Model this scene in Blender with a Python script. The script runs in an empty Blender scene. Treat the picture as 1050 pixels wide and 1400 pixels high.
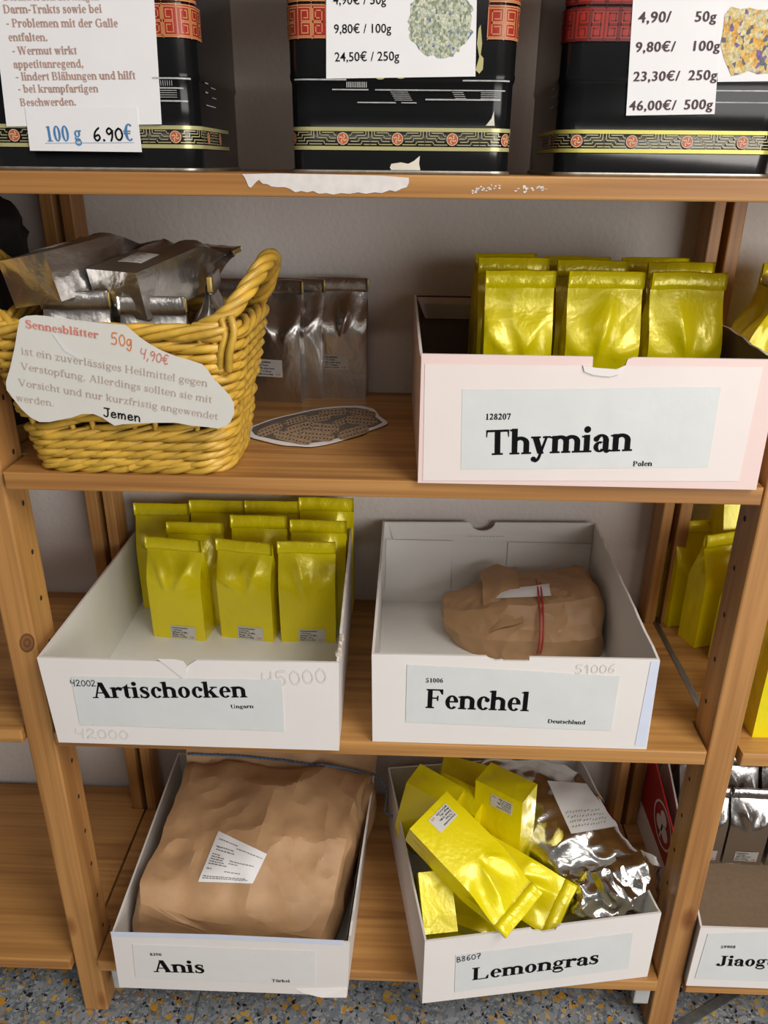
import bpy, bmesh, math, random
from mathutils import Vector, Matrix, noise

SC = bpy.context.scene
COL = SC.collection
PI = math.pi
V3 = Vector

# ------------------------------------------------------------------ camera
CAM = V3((0.02864, -0.81032, 1.22428))
PITCH, YAW, ROLL, FPX = -0.41497, -0.02798, 0.0104, 1083.1
FW = V3((math.sin(YAW) * math.cos(PITCH), math.cos(YAW) * math.cos(PITCH), math.sin(PITCH)))
_r = FW.cross(V3((0, 0, 1))).normalized()
_u = _r.cross(FW)
RT = math.cos(ROLL) * _r + math.sin(ROLL) * _u
UP = -math.sin(ROLL) * _r + math.cos(ROLL) * _u
cd = bpy.data.cameras.new('camera')
cd.sensor_fit = 'VERTICAL'
cd.sensor_height = 24.0
cd.lens = FPX * 24.0 / 1400.0
cd.clip_start = 0.02
cam = bpy.data.objects.new('camera', cd)
COL.objects.link(cam)
cam.matrix_world = Matrix((
    (RT.x, UP.x, -FW.x, CAM.x), (RT.y, UP.y, -FW.y, CAM.y), (RT.z, UP.z, -FW.z, CAM.z), (0, 0, 0, 1)))
SC.camera = cam

# ------------------------------------------------------------------ light
W = bpy.data.worlds.new('world')
SC.world = W
W.use_nodes = True
_n, _l = W.node_tree.nodes, W.node_tree.links
_tc = _n.new('ShaderNodeTexCoord')
_sx = _n.new('ShaderNodeSeparateXYZ')
_l.new(_tc.outputs['Generated'], _sx.inputs[0])
_mr = _n.new('ShaderNodeMapRange')
_mr.inputs[1].default_value, _mr.inputs[2].default_value = -1, 1
_l.new(_sx.outputs[2], _mr.inputs[0])
_cr = _n.new('ShaderNodeValToRGB')
_e = _cr.color_ramp.elements
_e[0].position, _e[0].color = 0.0, (0.30, 0.27, 0.24, 1)
_e[1].position, _e[1].color = 1.0, (1.0, 0.96, 0.90, 1)
for _p, _c in ((0.42, (0.55, 0.49, 0.43)), (0.50, (0.85, 0.80, 0.74)), (0.56, (1.1, 1.06, 1.0)), (0.64, (0.55, 0.50, 0.46)), (0.80, (1.3, 1.25, 1.18))):
    _x = _e.new(_p)
    _x.color = (*_c, 1)
_l.new(_mr.outputs[0], _cr.inputs[0])
_l.new(_cr.outputs[0], _n['Background'].inputs[0])
_n['Background'].inputs[1].default_value = 0.135


def area(name, loc, target, sx, sy, power, color):
    l = bpy.data.lights.new(name, 'AREA')
    l.shape = 'RECTANGLE'
    l.size, l.size_y, l.energy, l.color = sx, sy, power, color
    o = bpy.data.objects.new(name, l)
    COL.objects.link(o)
    o.location = loc
    d = V3(target) - V3(loc)
    o.rotation_euler = d.to_track_quat('-Z', 'Y').to_euler()
    return o


area('ceiling_panel', (1.25, -1.35, 2.75), (0.1, 0.1, 0.5), 1.2, 1.0, 47, (1.0, 0.95, 0.88))
area('added_strip_light', (-0.2, -1.9, 2.75), (-0.2, -1.7, 0), 2.2, 0.16, 9, (1.0, 0.96, 0.90))  # two strip lamps added to give the foil streaky reflections
area('added_strip_light', (0.4, -2.9, 2.75), (0.4, -2.7, 0), 2.2, 0.16, 9, (1.0, 0.96, 0.90))
area('shop_window', (2.1, -2.7, 1.0), (0, 0, 0.4), 2.4, 1.7, 66, (1.0, 0.98, 0.96))
SC.view_settings.view_transform = 'Standard'
SC.view_settings.look = 'None'
SC.view_settings.gamma = 1.0
SC.view_settings.use_curve_mapping = False
SC.view_settings.exposure = 0.02

# ------------------------------------------------------------------ where a sight line meets a real plane


def ray(x, y):
    return CAM, FW + (x - 525) / FPX * RT - (y - 700) / FPX * UP


def at(x, y, Y):
    c, d = ray(x, y)
    return c + d * ((Y - c.y) / d.y)


def atz(x, y, Z):
    c, d = ray(x, y)
    return c + d * ((Z - c.z) / d.z)


def atp(x, y, p0, n):
    c, d = ray(x, y)
    return c + d * ((p0 - c).dot(n) / d.dot(n))


# shelf heights (top faces), unit size
ZA, ZB, ZC, ZD = 1.2145, 0.9083, 0.5499, 0.1227
HX = 0.42
WALL_Y = 0.362

# ------------------------------------------------------------------ materials


def nt(name):
    m = bpy.data.materials.new(name)
    m.use_nodes = True
    n = m.node_tree
    return m, n, n.nodes, n.links, n.nodes['Principled BSDF']


def setp(b, **k):
    names = {'rough': 'Roughness', 'metal': 'Metallic', 'spec': 'Specular IOR Level', 'coat': 'Coat Weight', 'coat_r': 'Coat Roughness', 'sub': 'Subsurface Weight', 'trans': 'Transmission Weight', 'alpha': 'Alpha'}
    for a, v in k.items():
        b.inputs[names[a]].default_value = v


def ramp(nodes, stops):
    r = nodes.new('ShaderNodeValToRGB')
    e = r.color_ramp.elements
    while len(e) < len(stops):
        e.new(0.5)
    for i, (p, c) in enumerate(stops):
        e[i].position = p
        e[i].color = (c[0], c[1], c[2], 1)
    return r


def coords(nodes, links, scale, rnd=True):
    tc = nodes.new('ShaderNodeTexCoord')
    mp = nodes.new('ShaderNodeMapping')
    mp.inputs['Scale'].default_value = scale
    links.new(tc.outputs['Object'], mp.inputs['Vector'])
    if rnd:
        oi = nodes.new('ShaderNodeObjectInfo')
        mu = nodes.new('ShaderNodeMath')
        mu.operation = 'MULTIPLY'
        mu.inputs[1].default_value = 37.0
        links.new(oi.outputs['Random'], mu.inputs[0])
        links.new(mu.outputs[0], mp.inputs['Location'])
    return mp


def plain(name, c, rough=0.5, metal=0.0, spec=0.5, var=0.06, scale=40, bump=0.0, bscale=60, coat=0.0):
    m, n, N, L, b = nt(name)
    setp(b, rough=rough, metal=metal, spec=spec, coat=coat)
    mp = coords(N, L, (1, 1, 1))
    nz = N.new('ShaderNodeTexNoise')
    nz.inputs['Scale'].default_value = scale
    nz.inputs['Detail'].default_value = 4
    L.new(mp.outputs[0], nz.inputs['Vector'])
    r = ramp(N, [(0.25, [x * (1 - var) for x in c]), (0.75, [min(1, x * (1 + var)) for x in c])])
    L.new(nz.outputs['Fac'], r.inputs[0])
    L.new(r.outputs[0], b.inputs['Base Color'])
    if bump:
        n2 = N.new('ShaderNodeTexNoise')
        n2.inputs['Scale'].default_value = bscale
        n2.inputs['Detail'].default_value = 5
        L.new(mp.outputs[0], n2.inputs['Vector'])
        bp = N.new('ShaderNodeBump')
        bp.inputs['Strength'].default_value = bump
        bp.inputs['Distance'].default_value = 0.004
        L.new(n2.outputs['Fac'], bp.inputs['Height'])
        L.new(bp.outputs[0], b.inputs['Normal'])
    return m


def wood(name, axis, light, dark, rough=0.42):
    m, n, N, L, b = nt(name)
    setp(b, rough=rough, spec=0.4)
    sc = [13, 13, 13]
    sc[axis] = 0.55
    mp = coords(N, L, tuple(sc))
    nz = N.new('ShaderNodeTexNoise')
    nz.inputs['Scale'].default_value = 2.2
    nz.inputs['Detail'].default_value = 2.5
    nz.inputs['Roughness'].default_value = 0.45
    L.new(mp.outputs[0], nz.inputs['Vector'])
    mu = N.new('ShaderNodeMath')
    mu.operation = 'MULTIPLY'
    mu.inputs[1].default_value = 19.0
    L.new(nz.outputs['Fac'], mu.inputs[0])
    sn = N.new('ShaderNodeMath')
    sn.operation = 'SINE'
    L.new(mu.outputs[0], sn.inputs[0])
    ma = N.new('ShaderNodeMath')
    ma.operation = 'MULTIPLY_ADD'
    ma.inputs[1].default_value = 0.5
    ma.inputs[2].default_value = 0.5
    L.new(sn.outputs[0], ma.inputs[0])
    mid = [(light[i] * 0.48 + dark[i] * 0.52) for i in range(3)]
    r = ramp(N, [(0.0, light), (0.55, [light[i] * 0.86 + dark[i] * 0.14 for i in range(3)]), (1.0, mid)])
    L.new(ma.outputs[0], r.inputs[0])
    # long fine fibres
    sc2 = [160, 160, 160]
    sc2[axis] = 3.0
    mp2 = coords(N, L, tuple(sc2))
    n2 = N.new('ShaderNodeTexNoise')
    n2.inputs['Scale'].default_value = 1.0
    n2.inputs['Detail'].default_value = 3
    L.new(mp2.outputs[0], n2.inputs['Vector'])
    mx = N.new('ShaderNodeMix')
    mx.data_type = 'RGBA'
    mx.blend_type = 'MULTIPLY'
    mx.inputs[0].default_value = 0.6
    r2 = ramp(N, [(0.3, (0.62, 0.55, 0.5)), (0.6, (1, 1, 1))])
    L.new(n2.outputs['Fac'], r2.inputs[0])
    L.new(r.outputs[0], mx.inputs[6])
    L.new(r2.outputs[0], mx.inputs[7])
    # broad tone drift and the odd knot
    mp3 = coords(N, L, (1, 1, 1))
    sck = [9, 9, 9]
    sck[axis] = 4.0
    mp3.inputs['Scale'].default_value = sck
    vo = N.new('ShaderNodeTexVoronoi')
    vo.inputs['Scale'].default_value = 1.0
    L.new(mp3.outputs[0], vo.inputs['Vector'])
    rk = ramp(N, [(0.05, (0.42, 0.26, 0.18)), (0.115, (1, 1, 1))])
    L.new(vo.outputs['Distance'], rk.inputs[0])
    mx2 = N.new('ShaderNodeMix')
    mx2.data_type = 'RGBA'
    mx2.blend_type = 'MULTIPLY'
    mx2.inputs[0].default_value = 0.8
    L.new(mx.outputs[2], mx2.inputs[6])
    L.new(rk.outputs[0], mx2.inputs[7])
    L.new(mx2.outputs[2], b.inputs['Base Color'])
    bp = N.new('ShaderNodeBump')
    bp.inputs['Strength'].default_value = 0.12
    bp.inputs['Distance'].default_value = 0.002
    L.new(n2.outputs['Fac'], bp.inputs['Height'])
    L.new(bp.outputs[0], b.inputs['Normal'])
    return m


def foil(name, c, metal, rough, bump=0.25, scale=22, coat=0.0, spec=0.5):
    m, n, N, L, b = nt(name)
    setp(b, rough=rough, metal=metal, coat=coat, coat_r=0.12, spec=spec)
    b.inputs['Base Color'].default_value = (*c, 1)
    mp = coords(N, L, (1, 1, 0.7))
    nz = N.new('ShaderNodeTexNoise')
    nz.inputs['Scale'].default_value = scale
    nz.inputs['Detail'].default_value = 4
    nz.inputs['Distortion'].default_value = 0.6
    L.new(mp.outputs[0], nz.inputs['Vector'])
    n2 = N.new('ShaderNodeTexNoise')
    n2.inputs['Scale'].default_value = scale * 9
    L.new(mp.outputs[0], n2.inputs['Vector'])
    ad = N.new('ShaderNodeMath')
    ad.operation = 'MULTIPLY_ADD'
    ad.inputs[1].default_value = 0.12
    L.new(n2.outputs['Fac'], ad.inputs[0])
    L.new(nz.outputs['Fac'], ad.inputs[2])
    bp = N.new('ShaderNodeBump')
    bp.inputs['Strength'].default_value = bump
    bp.inputs['Distance'].default_value = 0.01
    L.new(ad.outputs[0], bp.inputs['Height'])
    L.new(bp.outputs[0], b.inputs['Normal'])
    if coat:
        L.new(bp.outputs[0], b.inputs['Coat Normal'])
    return m


def mosaic(name, stops, scale, rough=0.6, constant=True, stretch=(1, 1, 1)):
    """random-coloured cells: printed photographs of mixed herbs"""
    m, n, N, L, b = nt(name)
    setp(b, rough=rough)
    mp = coords(N, L, stretch)
    vo = N.new('ShaderNodeTexVoronoi')
    vo.inputs['Scale'].default_value = scale
    L.new(mp.outputs[0], vo.inputs['Vector'])
    sp = N.new('ShaderNodeSeparateColor')
    L.new(vo.outputs['Color'], sp.inputs[0])
    r = ramp(N, stops)
    if constant:
        r.color_ramp.interpolation = 'CONSTANT'
    L.new(sp.outputs[0], r.inputs[0])
    nz = N.new('ShaderNodeTexNoise')
    nz.inputs['Scale'].default_value = scale * 1.7
    L.new(mp.outputs[0], nz.inputs['Vector'])
    r2 = ramp(N, [(0.3, (0.45, 0.45, 0.45)), (0.62, (1, 1, 1))])
    L.new(nz.outputs['Fac'], r2.inputs[0])
    mx = N.new('ShaderNodeMix')
    mx.data_type = 'RGBA'
    mx.blend_type = 'MULTIPLY'
    mx.inputs[0].default_value = 0.8
    L.new(r.outputs[0], mx.inputs[6])
    L.new(r2.outputs[0], mx.inputs[7])
    L.new(mx.outputs[2], b.inputs['Base Color'])
    return m


def terrazzo():
    m, n, N, L, b = nt('terrazzo')
    setp(b, rough=0.35, spec=0.4)
    mp = coords(N, L, (1, 1, 1), False)
    nz = N.new('ShaderNodeTexNoise')
    nz.inputs['Scale'].default_value = 60
    nz.inputs['Detail'].default_value = 2
    L.new(mp.outputs[0], nz.inputs['Vector'])
    mv = N.new('ShaderNodeMix')
    mv.data_type = 'VECTOR'
    mv.inputs[0].default_value = 0.018
    L.new(mp.outputs[0], mv.inputs[4])
    L.new(nz.outputs['Color'], mv.inputs[5])

    def layer(scale, stops, prev):
        vo = N.new('ShaderNodeTexVoronoi')
        vo.inputs['Scale'].default_value = scale
        L.new(mv.outputs[1], vo.inputs['Vector'])
        sp = N.new('ShaderNodeSeparateColor')
        L.new(vo.outputs['Color'], sp.inputs[0])
        r = ramp(N, [(0.0, (1, 1, 1)), (0.2, (0, 0, 0))] if False else stops)
        r.color_ramp.interpolation = 'CONSTANT'
        L.new(sp.outputs[0], r.inputs[0])
        # only some chips show: distance to the chip centre and a second random value gate them
        lt = N.new('ShaderNodeMath')
        lt.operation = 'LESS_THAN'
        mu = N.new('ShaderNodeMath')
        mu.operation = 'MULTIPLY'
        mu.inputs[1].default_value = 0.75
        L.new(sp.outputs[1], mu.inputs[0])
        L.new(vo.outputs['Distance'], lt.inputs[0])
        L.new(mu.outputs[0], lt.inputs[1])
        mx = N.new('ShaderNodeMix')
        mx.data_type = 'RGBA'
        L.new(lt.outputs[0], mx.inputs[0])
        if prev is None:
            mx.inputs[6].default_value = (0.17, 0.19, 0.21, 1)
        else:
            L.new(prev, mx.inputs[6])
        L.new(r.outputs[0], mx.inputs[7])
        return mx.outputs[2]
    g = (0.27, 0.29, 0.31)
    a = layer(300, [(0, (0.10, 0.11, 0.12)), (0.25, g), (0.5, (0.2, 0.22, 0.25)), (0.8, (0.36, 0.37, 0.38))], None)
    a = layer(185, [(0, (0.02, 0.02, 0.025)), (0.22, (0.13, 0.14, 0.16)), (0.42, (0.3, 0.31, 0.33)), (0.72, (0.42, 0.22, 0.04)), (0.86, (0.45, 0.42, 0.36))], a)
    a = layer(105, [(0, (0.24, 0.26, 0.28)), (0.5, (0.30, 0.31, 0.33)), (0.74, (0.5, 0.26, 0.04)), (0.9, (0.5, 0.33, 0.1))], a)
    L.new(a, b.inputs['Base Color'])
    return m


OAK_X = wood('pine_along_x', 0, (0.50, 0.255, 0.078), (0.24, 0.092, 0.024))
OAK_Z = wood('pine_upright', 2, (0.47, 0.235, 0.075), (0.24, 0.095, 0.025))
OAK_Y = wood('pine_along_y', 1, (0.42, 0.21, 0.07), (0.22, 0.09, 0.025))
WALLM = plain('plaster', (0.66, 0.61, 0.575), 0.9, var=0.03, scale=9, bump=0.35, bscale=120)
FLOORM = terrazzo()
CARD = plain('white_card', (0.755, 0.72, 0.695), 0.42, var=0.02, scale=14, bump=0.05, bscale=30)
CARD_IN = plain('white_card_inside', (0.74, 0.73, 0.70), 0.6, var=0.03, scale=20)
CARD_PINK = plain('pink_card', (0.78, 0.60, 0.57), 0.45, var=0.02, scale=14)
CARD_ROSE = plain('pale_rose_card', (0.77, 0.695, 0.665), 0.4, var=0.02, scale=20, bump=0.05, bscale=30)
CARD_BLUE = plain('bluish_card_edge', (0.62, 0.67, 0.80), 0.45, var=0.03)
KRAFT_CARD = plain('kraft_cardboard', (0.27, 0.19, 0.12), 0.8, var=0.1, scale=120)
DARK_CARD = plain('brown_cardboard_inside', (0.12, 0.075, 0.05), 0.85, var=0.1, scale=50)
TORN = plain('torn_card_edge', (0.55, 0.47, 0.40), 0.9, var=0.25, scale=300)
KRAFT = plain('kraft_paper', (0.43, 0.255, 0.13), 0.5, var=0.1, scale=30, bump=0.6, bscale=19, spec=0.35)
YELLOW = foil('yellow_foil', (0.82, 0.70, 0.002), 0.12, 0.30, 0.22, 26, coat=0.35)
YELLOW_B = foil('yellow_foil_folded', (0.83, 0.71, 0.003), 0.12, 0.28, 0.3, 40, coat=0.4)
SILVER = foil('silver_foil', (0.54, 0.52, 0.50), 0.95, 0.28, 0.3, 20)
SILVER_B = foil('silver_foil_folded', (0.52, 0.50, 0.48), 0.95, 0.28, 0.3, 34)
MIRROR = foil('bright_foil', (0.74, 0.73, 0.72), 1.0, 0.15, 0.18, 12)
TIE = plain('brass_tin_tie', (0.55, 0.40, 0.12), 0.35, 0.6)
WICKER = plain('yellow_wicker', (0.57, 0.345, 0.045), 0.42, var=0.28, scale=45, bump=0.15, bscale=90, coat=0.15)
PAPER = plain('label_paper', (0.645, 0.665, 0.665), 0.33, var=0.03, scale=30, bump=0.10, bscale=45)
PAPER_W = plain('white_paper', (0.74, 0.73, 0.74), 0.6, var=0.02, scale=30, bump=0.06, bscale=30)
STICKER = plain('sticker_paper', (0.62, 0.61, 0.58), 0.5, var=0.02)
CREAM = plain('cream_card', (0.72, 0.705, 0.655), 0.5, var=0.03, scale=20, bump=0.05)
INK = plain('black_ink', (0.004, 0.004, 0.0045), 0.7, var=0, spec=0.1)
INK_FADED = plain('faded_brown_ink', (0.40, 0.25, 0.205), 0.6, var=0.1)
INK_PALE = plain('pale_brown_ink', (0.48, 0.37, 0.32), 0.6, var=0.1)
INK_RED = plain('faded_red_ink', (0.66, 0.22, 0.18), 0.6, var=0.1)
INK_ORANGE = plain('orange_marker', (0.72, 0.22, 0.06), 0.6, var=0.1)
INK_PLUM = plain('plum_ink', (0.055, 0.022, 0.03), 0.6, var=0.1)
INK_BLUE = plain('blue_ink', (0.06, 0.19, 0.40), 0.6, var=0.1)
INK_GHOST = plain('ghost_pencil', (0.69, 0.655, 0.63), 0.6, var=0.02)
INK_GREY = plain('grey_print', (0.20, 0.19, 0.19), 0.6, var=0.05)
LACQUER = plain('black_lacquer', (0.006, 0.006, 0.0065), 0.16, spec=0.35, var=0.1, bump=0.04, bscale=18)
GOLD = plain('pale_gold_print', (0.50, 0.47, 0.22), 0.3, 0.3, var=0.05)
GOLD_T = plain('gold_line', (0.42, 0.38, 0.20), 0.35, 0.2, var=0.05)
KEYRED = plain('red_key_panel', (0.30, 0.022, 0.014), 0.25, var=0.15, scale=60)
KEYLINE = plain('orange_key_line', (0.50, 0.22, 0.09), 0.35, var=0.1)
MEDAL = plain('medallion_red', (0.42, 0.09, 0.04), 0.35, var=0.1)
MEDAL_L = plain('medallion_line', (0.62, 0.48, 0.30), 0.35, var=0.1)
TINRIM = plain('tin_rim', (0.36, 0.33, 0.28), 0.35, 0.8, var=0.2, scale=120)
CHIP = plain('chipped_pale_patch', (0.62, 0.58, 0.50), 0.6, var=0.1)
SCRATCH = plain('pale_printed_line', (0.36, 0.36, 0.36), 0.4, var=0.3, scale=200)
TORNPAPER = plain('torn_white_paper', (0.66, 0.62, 0.60), 0.8, var=0.08, scale=120, bump=0.1)
RUBBER = plain('red_rubber', (0.42, 0.03, 0.03), 0.5)
STRING = plain('blue_string', (0.10, 0.16, 0.26), 0.8, var=0.3, scale=300)
METAL = plain('grey_metal', (0.30, 0.30, 0.29), 0.4, 0.7, var=0.1)
PLASTIC = plain('grey_plastic', (0.42, 0.43, 0.42), 0.5)
HOLE = plain('peg_hole', (0.02, 0.012, 0.008), 0.9)
RED = plain('red_carton', (0.36, 0.012, 0.02), 0.4, var=0.04)
BLACK = plain('black_film', (0.008, 0.008, 0.008), 0.6)
JOINT = plain('floor_joint', (0.10, 0.105, 0.11), 0.7)
STRIP = plain('dark_grey_strip', (0.085, 0.085, 0.08), 0.6, var=0.3, scale=90)
HERB_GREEN = mosaic('herb_photo_green', [(0, (0.30, 0.34, 0.24)), (0.25, (0.46, 0.50, 0.38)), (0.5, (0.58, 0.60, 0.47)), (0.72, (0.22, 0.26, 0.17)), (0.84, (0.66, 0.64, 0.48)), (0.95, (0.12, 0.20, 0.42))], 520, stretch=(1, 1, 0.8))
HERB_GOLD = mosaic('herb_photo_gold', [(0, (0.66, 0.47, 0.16)), (0.3, (0.70, 0.36, 0.05)), (0.5, (0.62, 0.55, 0.34)), (0.72, (0.17, 0.12, 0.30)), (0.84, (0.70, 0.60, 0.30)), (0.94, (0.12, 0.12, 0.13))], 300, stretch=(1, 1, 0.8))
POD = plain('printed_pod', (0.34, 0.235, 0.15), 0.6, var=0.3, scale=200)
POD_D = plain('printed_pod_dark', (0.05, 0.035, 0.03), 0.6, var=0.3, scale=200)
PHOTO = plain('printed_photo_ground', (0.13, 0.10, 0.085), 0.45, var=0.15, scale=60)

# ------------------------------------------------------------------ scene helpers
BASE = {}


def tag(o, label, cat, group=None, kind=None):
    if label:
        o['label'] = label
    if cat:
        o['category'] = cat
    if group:
        o['group'] = group
    if kind:
        o['kind'] = kind
    return o


def thing(name, label, cat, loc=(0, 0, 0), group=None):
    o = bpy.data.objects.new(name, None)
    o.empty_display_size = 0.02
    COL.objects.link(o)
    o.location = loc
    BASE[o.name] = V3(loc)
    return tag(o, label, cat, group)


def mesh(name, vf, mats, parent=None, smooth=True, fm=None, label=None, local=False):
    """one mesh object; vertex coordinates are world ones unless local"""
    v, f = vf[0], vf[1]
    base = V3((0, 0, 0))
    if parent is not None and not local:
        base = BASE.get(parent.name, base)
    if parent is None and not local:
        # origin at the middle of the foot of the thing
        xs = [p[0] for p in v]; ys = [p[1] for p in v]; zs = [p[2] for p in v]
        base = V3(((min(xs) + max(xs)) / 2, (min(ys) + max(ys)) / 2, min(zs)))
    me = bpy.data.meshes.new(name)
    me.from_pydata([V3(p) - base for p in v], [], f)
    for m in (mats if isinstance(mats, (list, tuple)) else [mats]):
        me.materials.append(m)
    if fm:
        me.polygons.foreach_set('material_index', fm)
    if smooth:
        me.polygons.foreach_set('use_smooth', [True] * len(me.polygons))
    me.update()
    o = bpy.data.objects.new(name, me)
    COL.objects.link(o)
    if parent is not None:
        o.parent = parent
    else:
        o.location = base
    BASE[o.name] = base
    if label:
        o['label'] = label
    return o


def join(*vfs):
    V, F = [], []
    for v, f in vfs:
        n = len(V)
        V += [tuple(p) for p in v]
        F += [tuple(i + n for i in q) for q in f]
    return V, F


def box(x0, x1, y0, y1, z0, z1, bev=0.0, seg=2):
    bm = bmesh.new()
    bmesh.ops.create_cube(bm, size=1)
    for v in bm.verts:
        v.co = V3(((x0 + x1) / 2 + v.co.x * (x1 - x0), (y0 + y1) / 2 + v.co.y * (y1 - y0), (z0 + z1) / 2 + v.co.z * (z1 - z0)))
    if bev:
        bmesh.ops.bevel(bm, geom=bm.edges[:], offset=bev, segments=seg, profile=0.5, affect='EDGES')
    bm.verts.index_update()
    r = [tuple(v.co) for v in bm.verts], [tuple(v.index for v in f.verts) for f in bm.faces]
    bm.free()
    return r


def slab(pts, off):
    """solid from a 3-D outline pushed by the vector off"""
    n = len(pts)
    V = [V3(p) for p in pts] + [V3(p) + V3(off) for p in pts]
    F = [tuple(range(n)), tuple(range(2 * n - 1, n - 1, -1))]
    for i in range(n):
        j = (i + 1) % n
        F.append((i, n + i, n + j, j))
    return V, F


def tube(path, r, k=7, closed=False, cap=True):
    P = [V3(p) for p in path]
    n = len(P)
    R = r if isinstance(r, (list, tuple)) else [r] * n
    V, F = [], []
    ref = V3((0.31, 0.52, 0.79))
    nrm = None
    for i in range(n):
        a = P[i - 1] if (i > 0 or closed) else P[0]
        b = P[(i + 1) % n] if (i < n - 1 or closed) else P[-1]
        t = (b - a).normalized()
        if nrm is None:
            nrm = t.cross(ref).normalized()
        else:
            nrm = (nrm - t * nrm.dot(t)).normalized()
        bi = t.cross(nrm)
        for j in range(k):
            an = 2 * PI * j / k
            V.append(P[i] + (nrm * math.cos(an) + bi * math.sin(an)) * R[i])
    m = n if closed else n - 1
    for i in range(m):
        for j in range(k):
            a, b = i * k + j, i * k + (j + 1) % k
            c, d = ((i + 1) % n) * k + (j + 1) % k, ((i + 1) % n) * k + j
            F.append((a, b, c, d))
    if cap and not closed:
        F.append(tuple(range(k - 1, -1, -1)))
        F.append(tuple((n - 1) * k + j for j in range(k)))
    return V, F


def cr(P, n, closed=False):
    """Catmull-Rom through the points, n samples a span"""
    P = [V3(p) for p in P]
    m = len(P)
    out = []
    spans = m if closed else m - 1
    for i in range(spans):
        if closed:
            p0, p1, p2, p3 = P[(i - 1) % m], P[i], P[(i + 1) % m], P[(i + 2) % m]
        else:
            p0, p1, p2, p3 = P[max(i - 1, 0)], P[i], P[i + 1], P[min(i + 2, m - 1)]
        for k in range(n):
            t = k / n
            out.append(0.5 * ((2 * p1) + (p2 - p0) * t + (2 * p0 - 5 * p1 + 4 * p2 - p3) * t * t + (3 * p1 - p0 - 3 * p2 + p3) * t ** 3))
    if not closed:
        out.append(P[-1])
    return out


def lin(P, n, closed=False):
    P = [V3(p) for p in P]
    m = len(P)
    out = []
    for i in range(m if closed else m - 1):
        for k in range(n):
            out.append(P[i].lerp(P[(i + 1) % m], k / n))
    if not closed:
        out.append(P[-1])
    return out


def facets(o, ratio, angle=28):
    """collapse a crumpled skin into folds: few faces, smooth panels, sharp creases"""
    md = o.modifiers.new('creases', 'DECIMATE')
    md.ratio = ratio
    me = bpy.data.meshes.new_from_object(o.evaluated_get(bpy.context.evaluated_depsgraph_get()))
    o.modifiers.clear()
    me.polygons.foreach_set('use_smooth', [True] * len(me.polygons))
    me.set_sharp_from_angle(angle=math.radians(angle))
    me.name = o.name
    o.data = me
    return o


def loft(rings, nu, nv, amp=0.0, freq=30, seed=0, amp2=0.0, freq2=90, facet=0.0, ffreq=40, cross=None):
    cross = cross or cr
    """closed skin through control rings, ends capped, crumpled along the normals"""
    dense = [cross(r, nu, True) for r in rings]
    K = len(dense[0])
    cols = [cr([d[j] for d in dense], nv) for j in range(K)]
    M = len(cols[0])
    V = [cols[j][i] for i in range(M) for j in range(K)]
    F = []
    for i in range(M - 1):
        for j in range(K):
            F.append((i * K + j, i * K + (j + 1) % K, (i + 1) * K + (j + 1) % K, (i + 1) * K + j))
    for i, flip in ((0, True), (M - 1, False)):
        idx = [i * K + j for j in range(K)]
        c = sum((V[q] for q in idx), V3((0, 0, 0))) / K
        prev = idx
        for s in (0.7, 0.35):
            st = len(V)
            for q in idx:
                V.append(c + (V[q] - c) * s)
            cur = list(range(st, st + K))
            for j in range(K):
                q = (prev[j], prev[(j + 1) % K], cur[(j + 1) % K], cur[j])
                F.append(q[::-1] if flip else q)
            prev = cur
        V.append(c)
        for j in range(K):
            q = (prev[j], prev[(j + 1) % K], len(V) - 1)
            F.append(q[::-1] if flip else q)
    return crumple(V, F, amp, freq, seed, amp2, freq2, facet, ffreq)


def ridged(p):
    return 1 - 2 * abs(noise.noise(p))


def crumple(V, F, amp, freq, seed=0, amp2=0.0, freq2=90, facet=0.0, ffreq=40):
    bm = bmesh.new()
    bv = [bm.verts.new(v) for v in V]
    for f in F:
        try:
            bm.faces.new([bv[i] for i in f])
        except ValueError:
            pass
    bmesh.ops.recalc_face_normals(bm, faces=bm.faces[:])
    bm.normal_update()
    bm.verts.index_update()
    F = [tuple(v.index for v in f.verts) for f in bm.faces]
    out = []
    s = V3((seed * 3.1, seed * 1.7, seed * 2.3))
    for v in bm.verts:
        d = 0
        if amp:
            d += amp * ridged(v.co * freq + s)
        if amp2:
            d += amp2 * ridged(v.co * freq2 + s * 2)
        if facet:
            dd, pp = noise.voronoi(v.co * ffreq + s)
            d += facet * (dd[1] - dd[0] - 0.4)
        out.append(v.co + v.normal * d)
    bm.free()
    return out, F


def copy_tree(o, parent=None):
    c = o.copy()
    COL.objects.link(c)
    c.parent = parent
    for ch in list(o.children):
        copy_tree(ch, c)
    return c


def frame(o, origin, X, Z):
    Z = V3(Z).normalized()
    X = V3(X)
    X = (X - Z * X.dot(Z)).normalized()
    Y = Z.cross(X)
    o.matrix_world = Matrix(((X.x, Y.x, Z.x, origin[0]), (X.y, Y.y, Z.y, origin[1]), (X.z, Y.z, Z.z, origin[2]), (0, 0, 0, 1)))
# ------------------------------------------------------------------ lettering
# A serif face drawn from stems, hairlines, bowls and slabs (units: 1 = type size); a pen face for handwriting;
# Blender's own face for the sans-serif price sheets.


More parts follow.
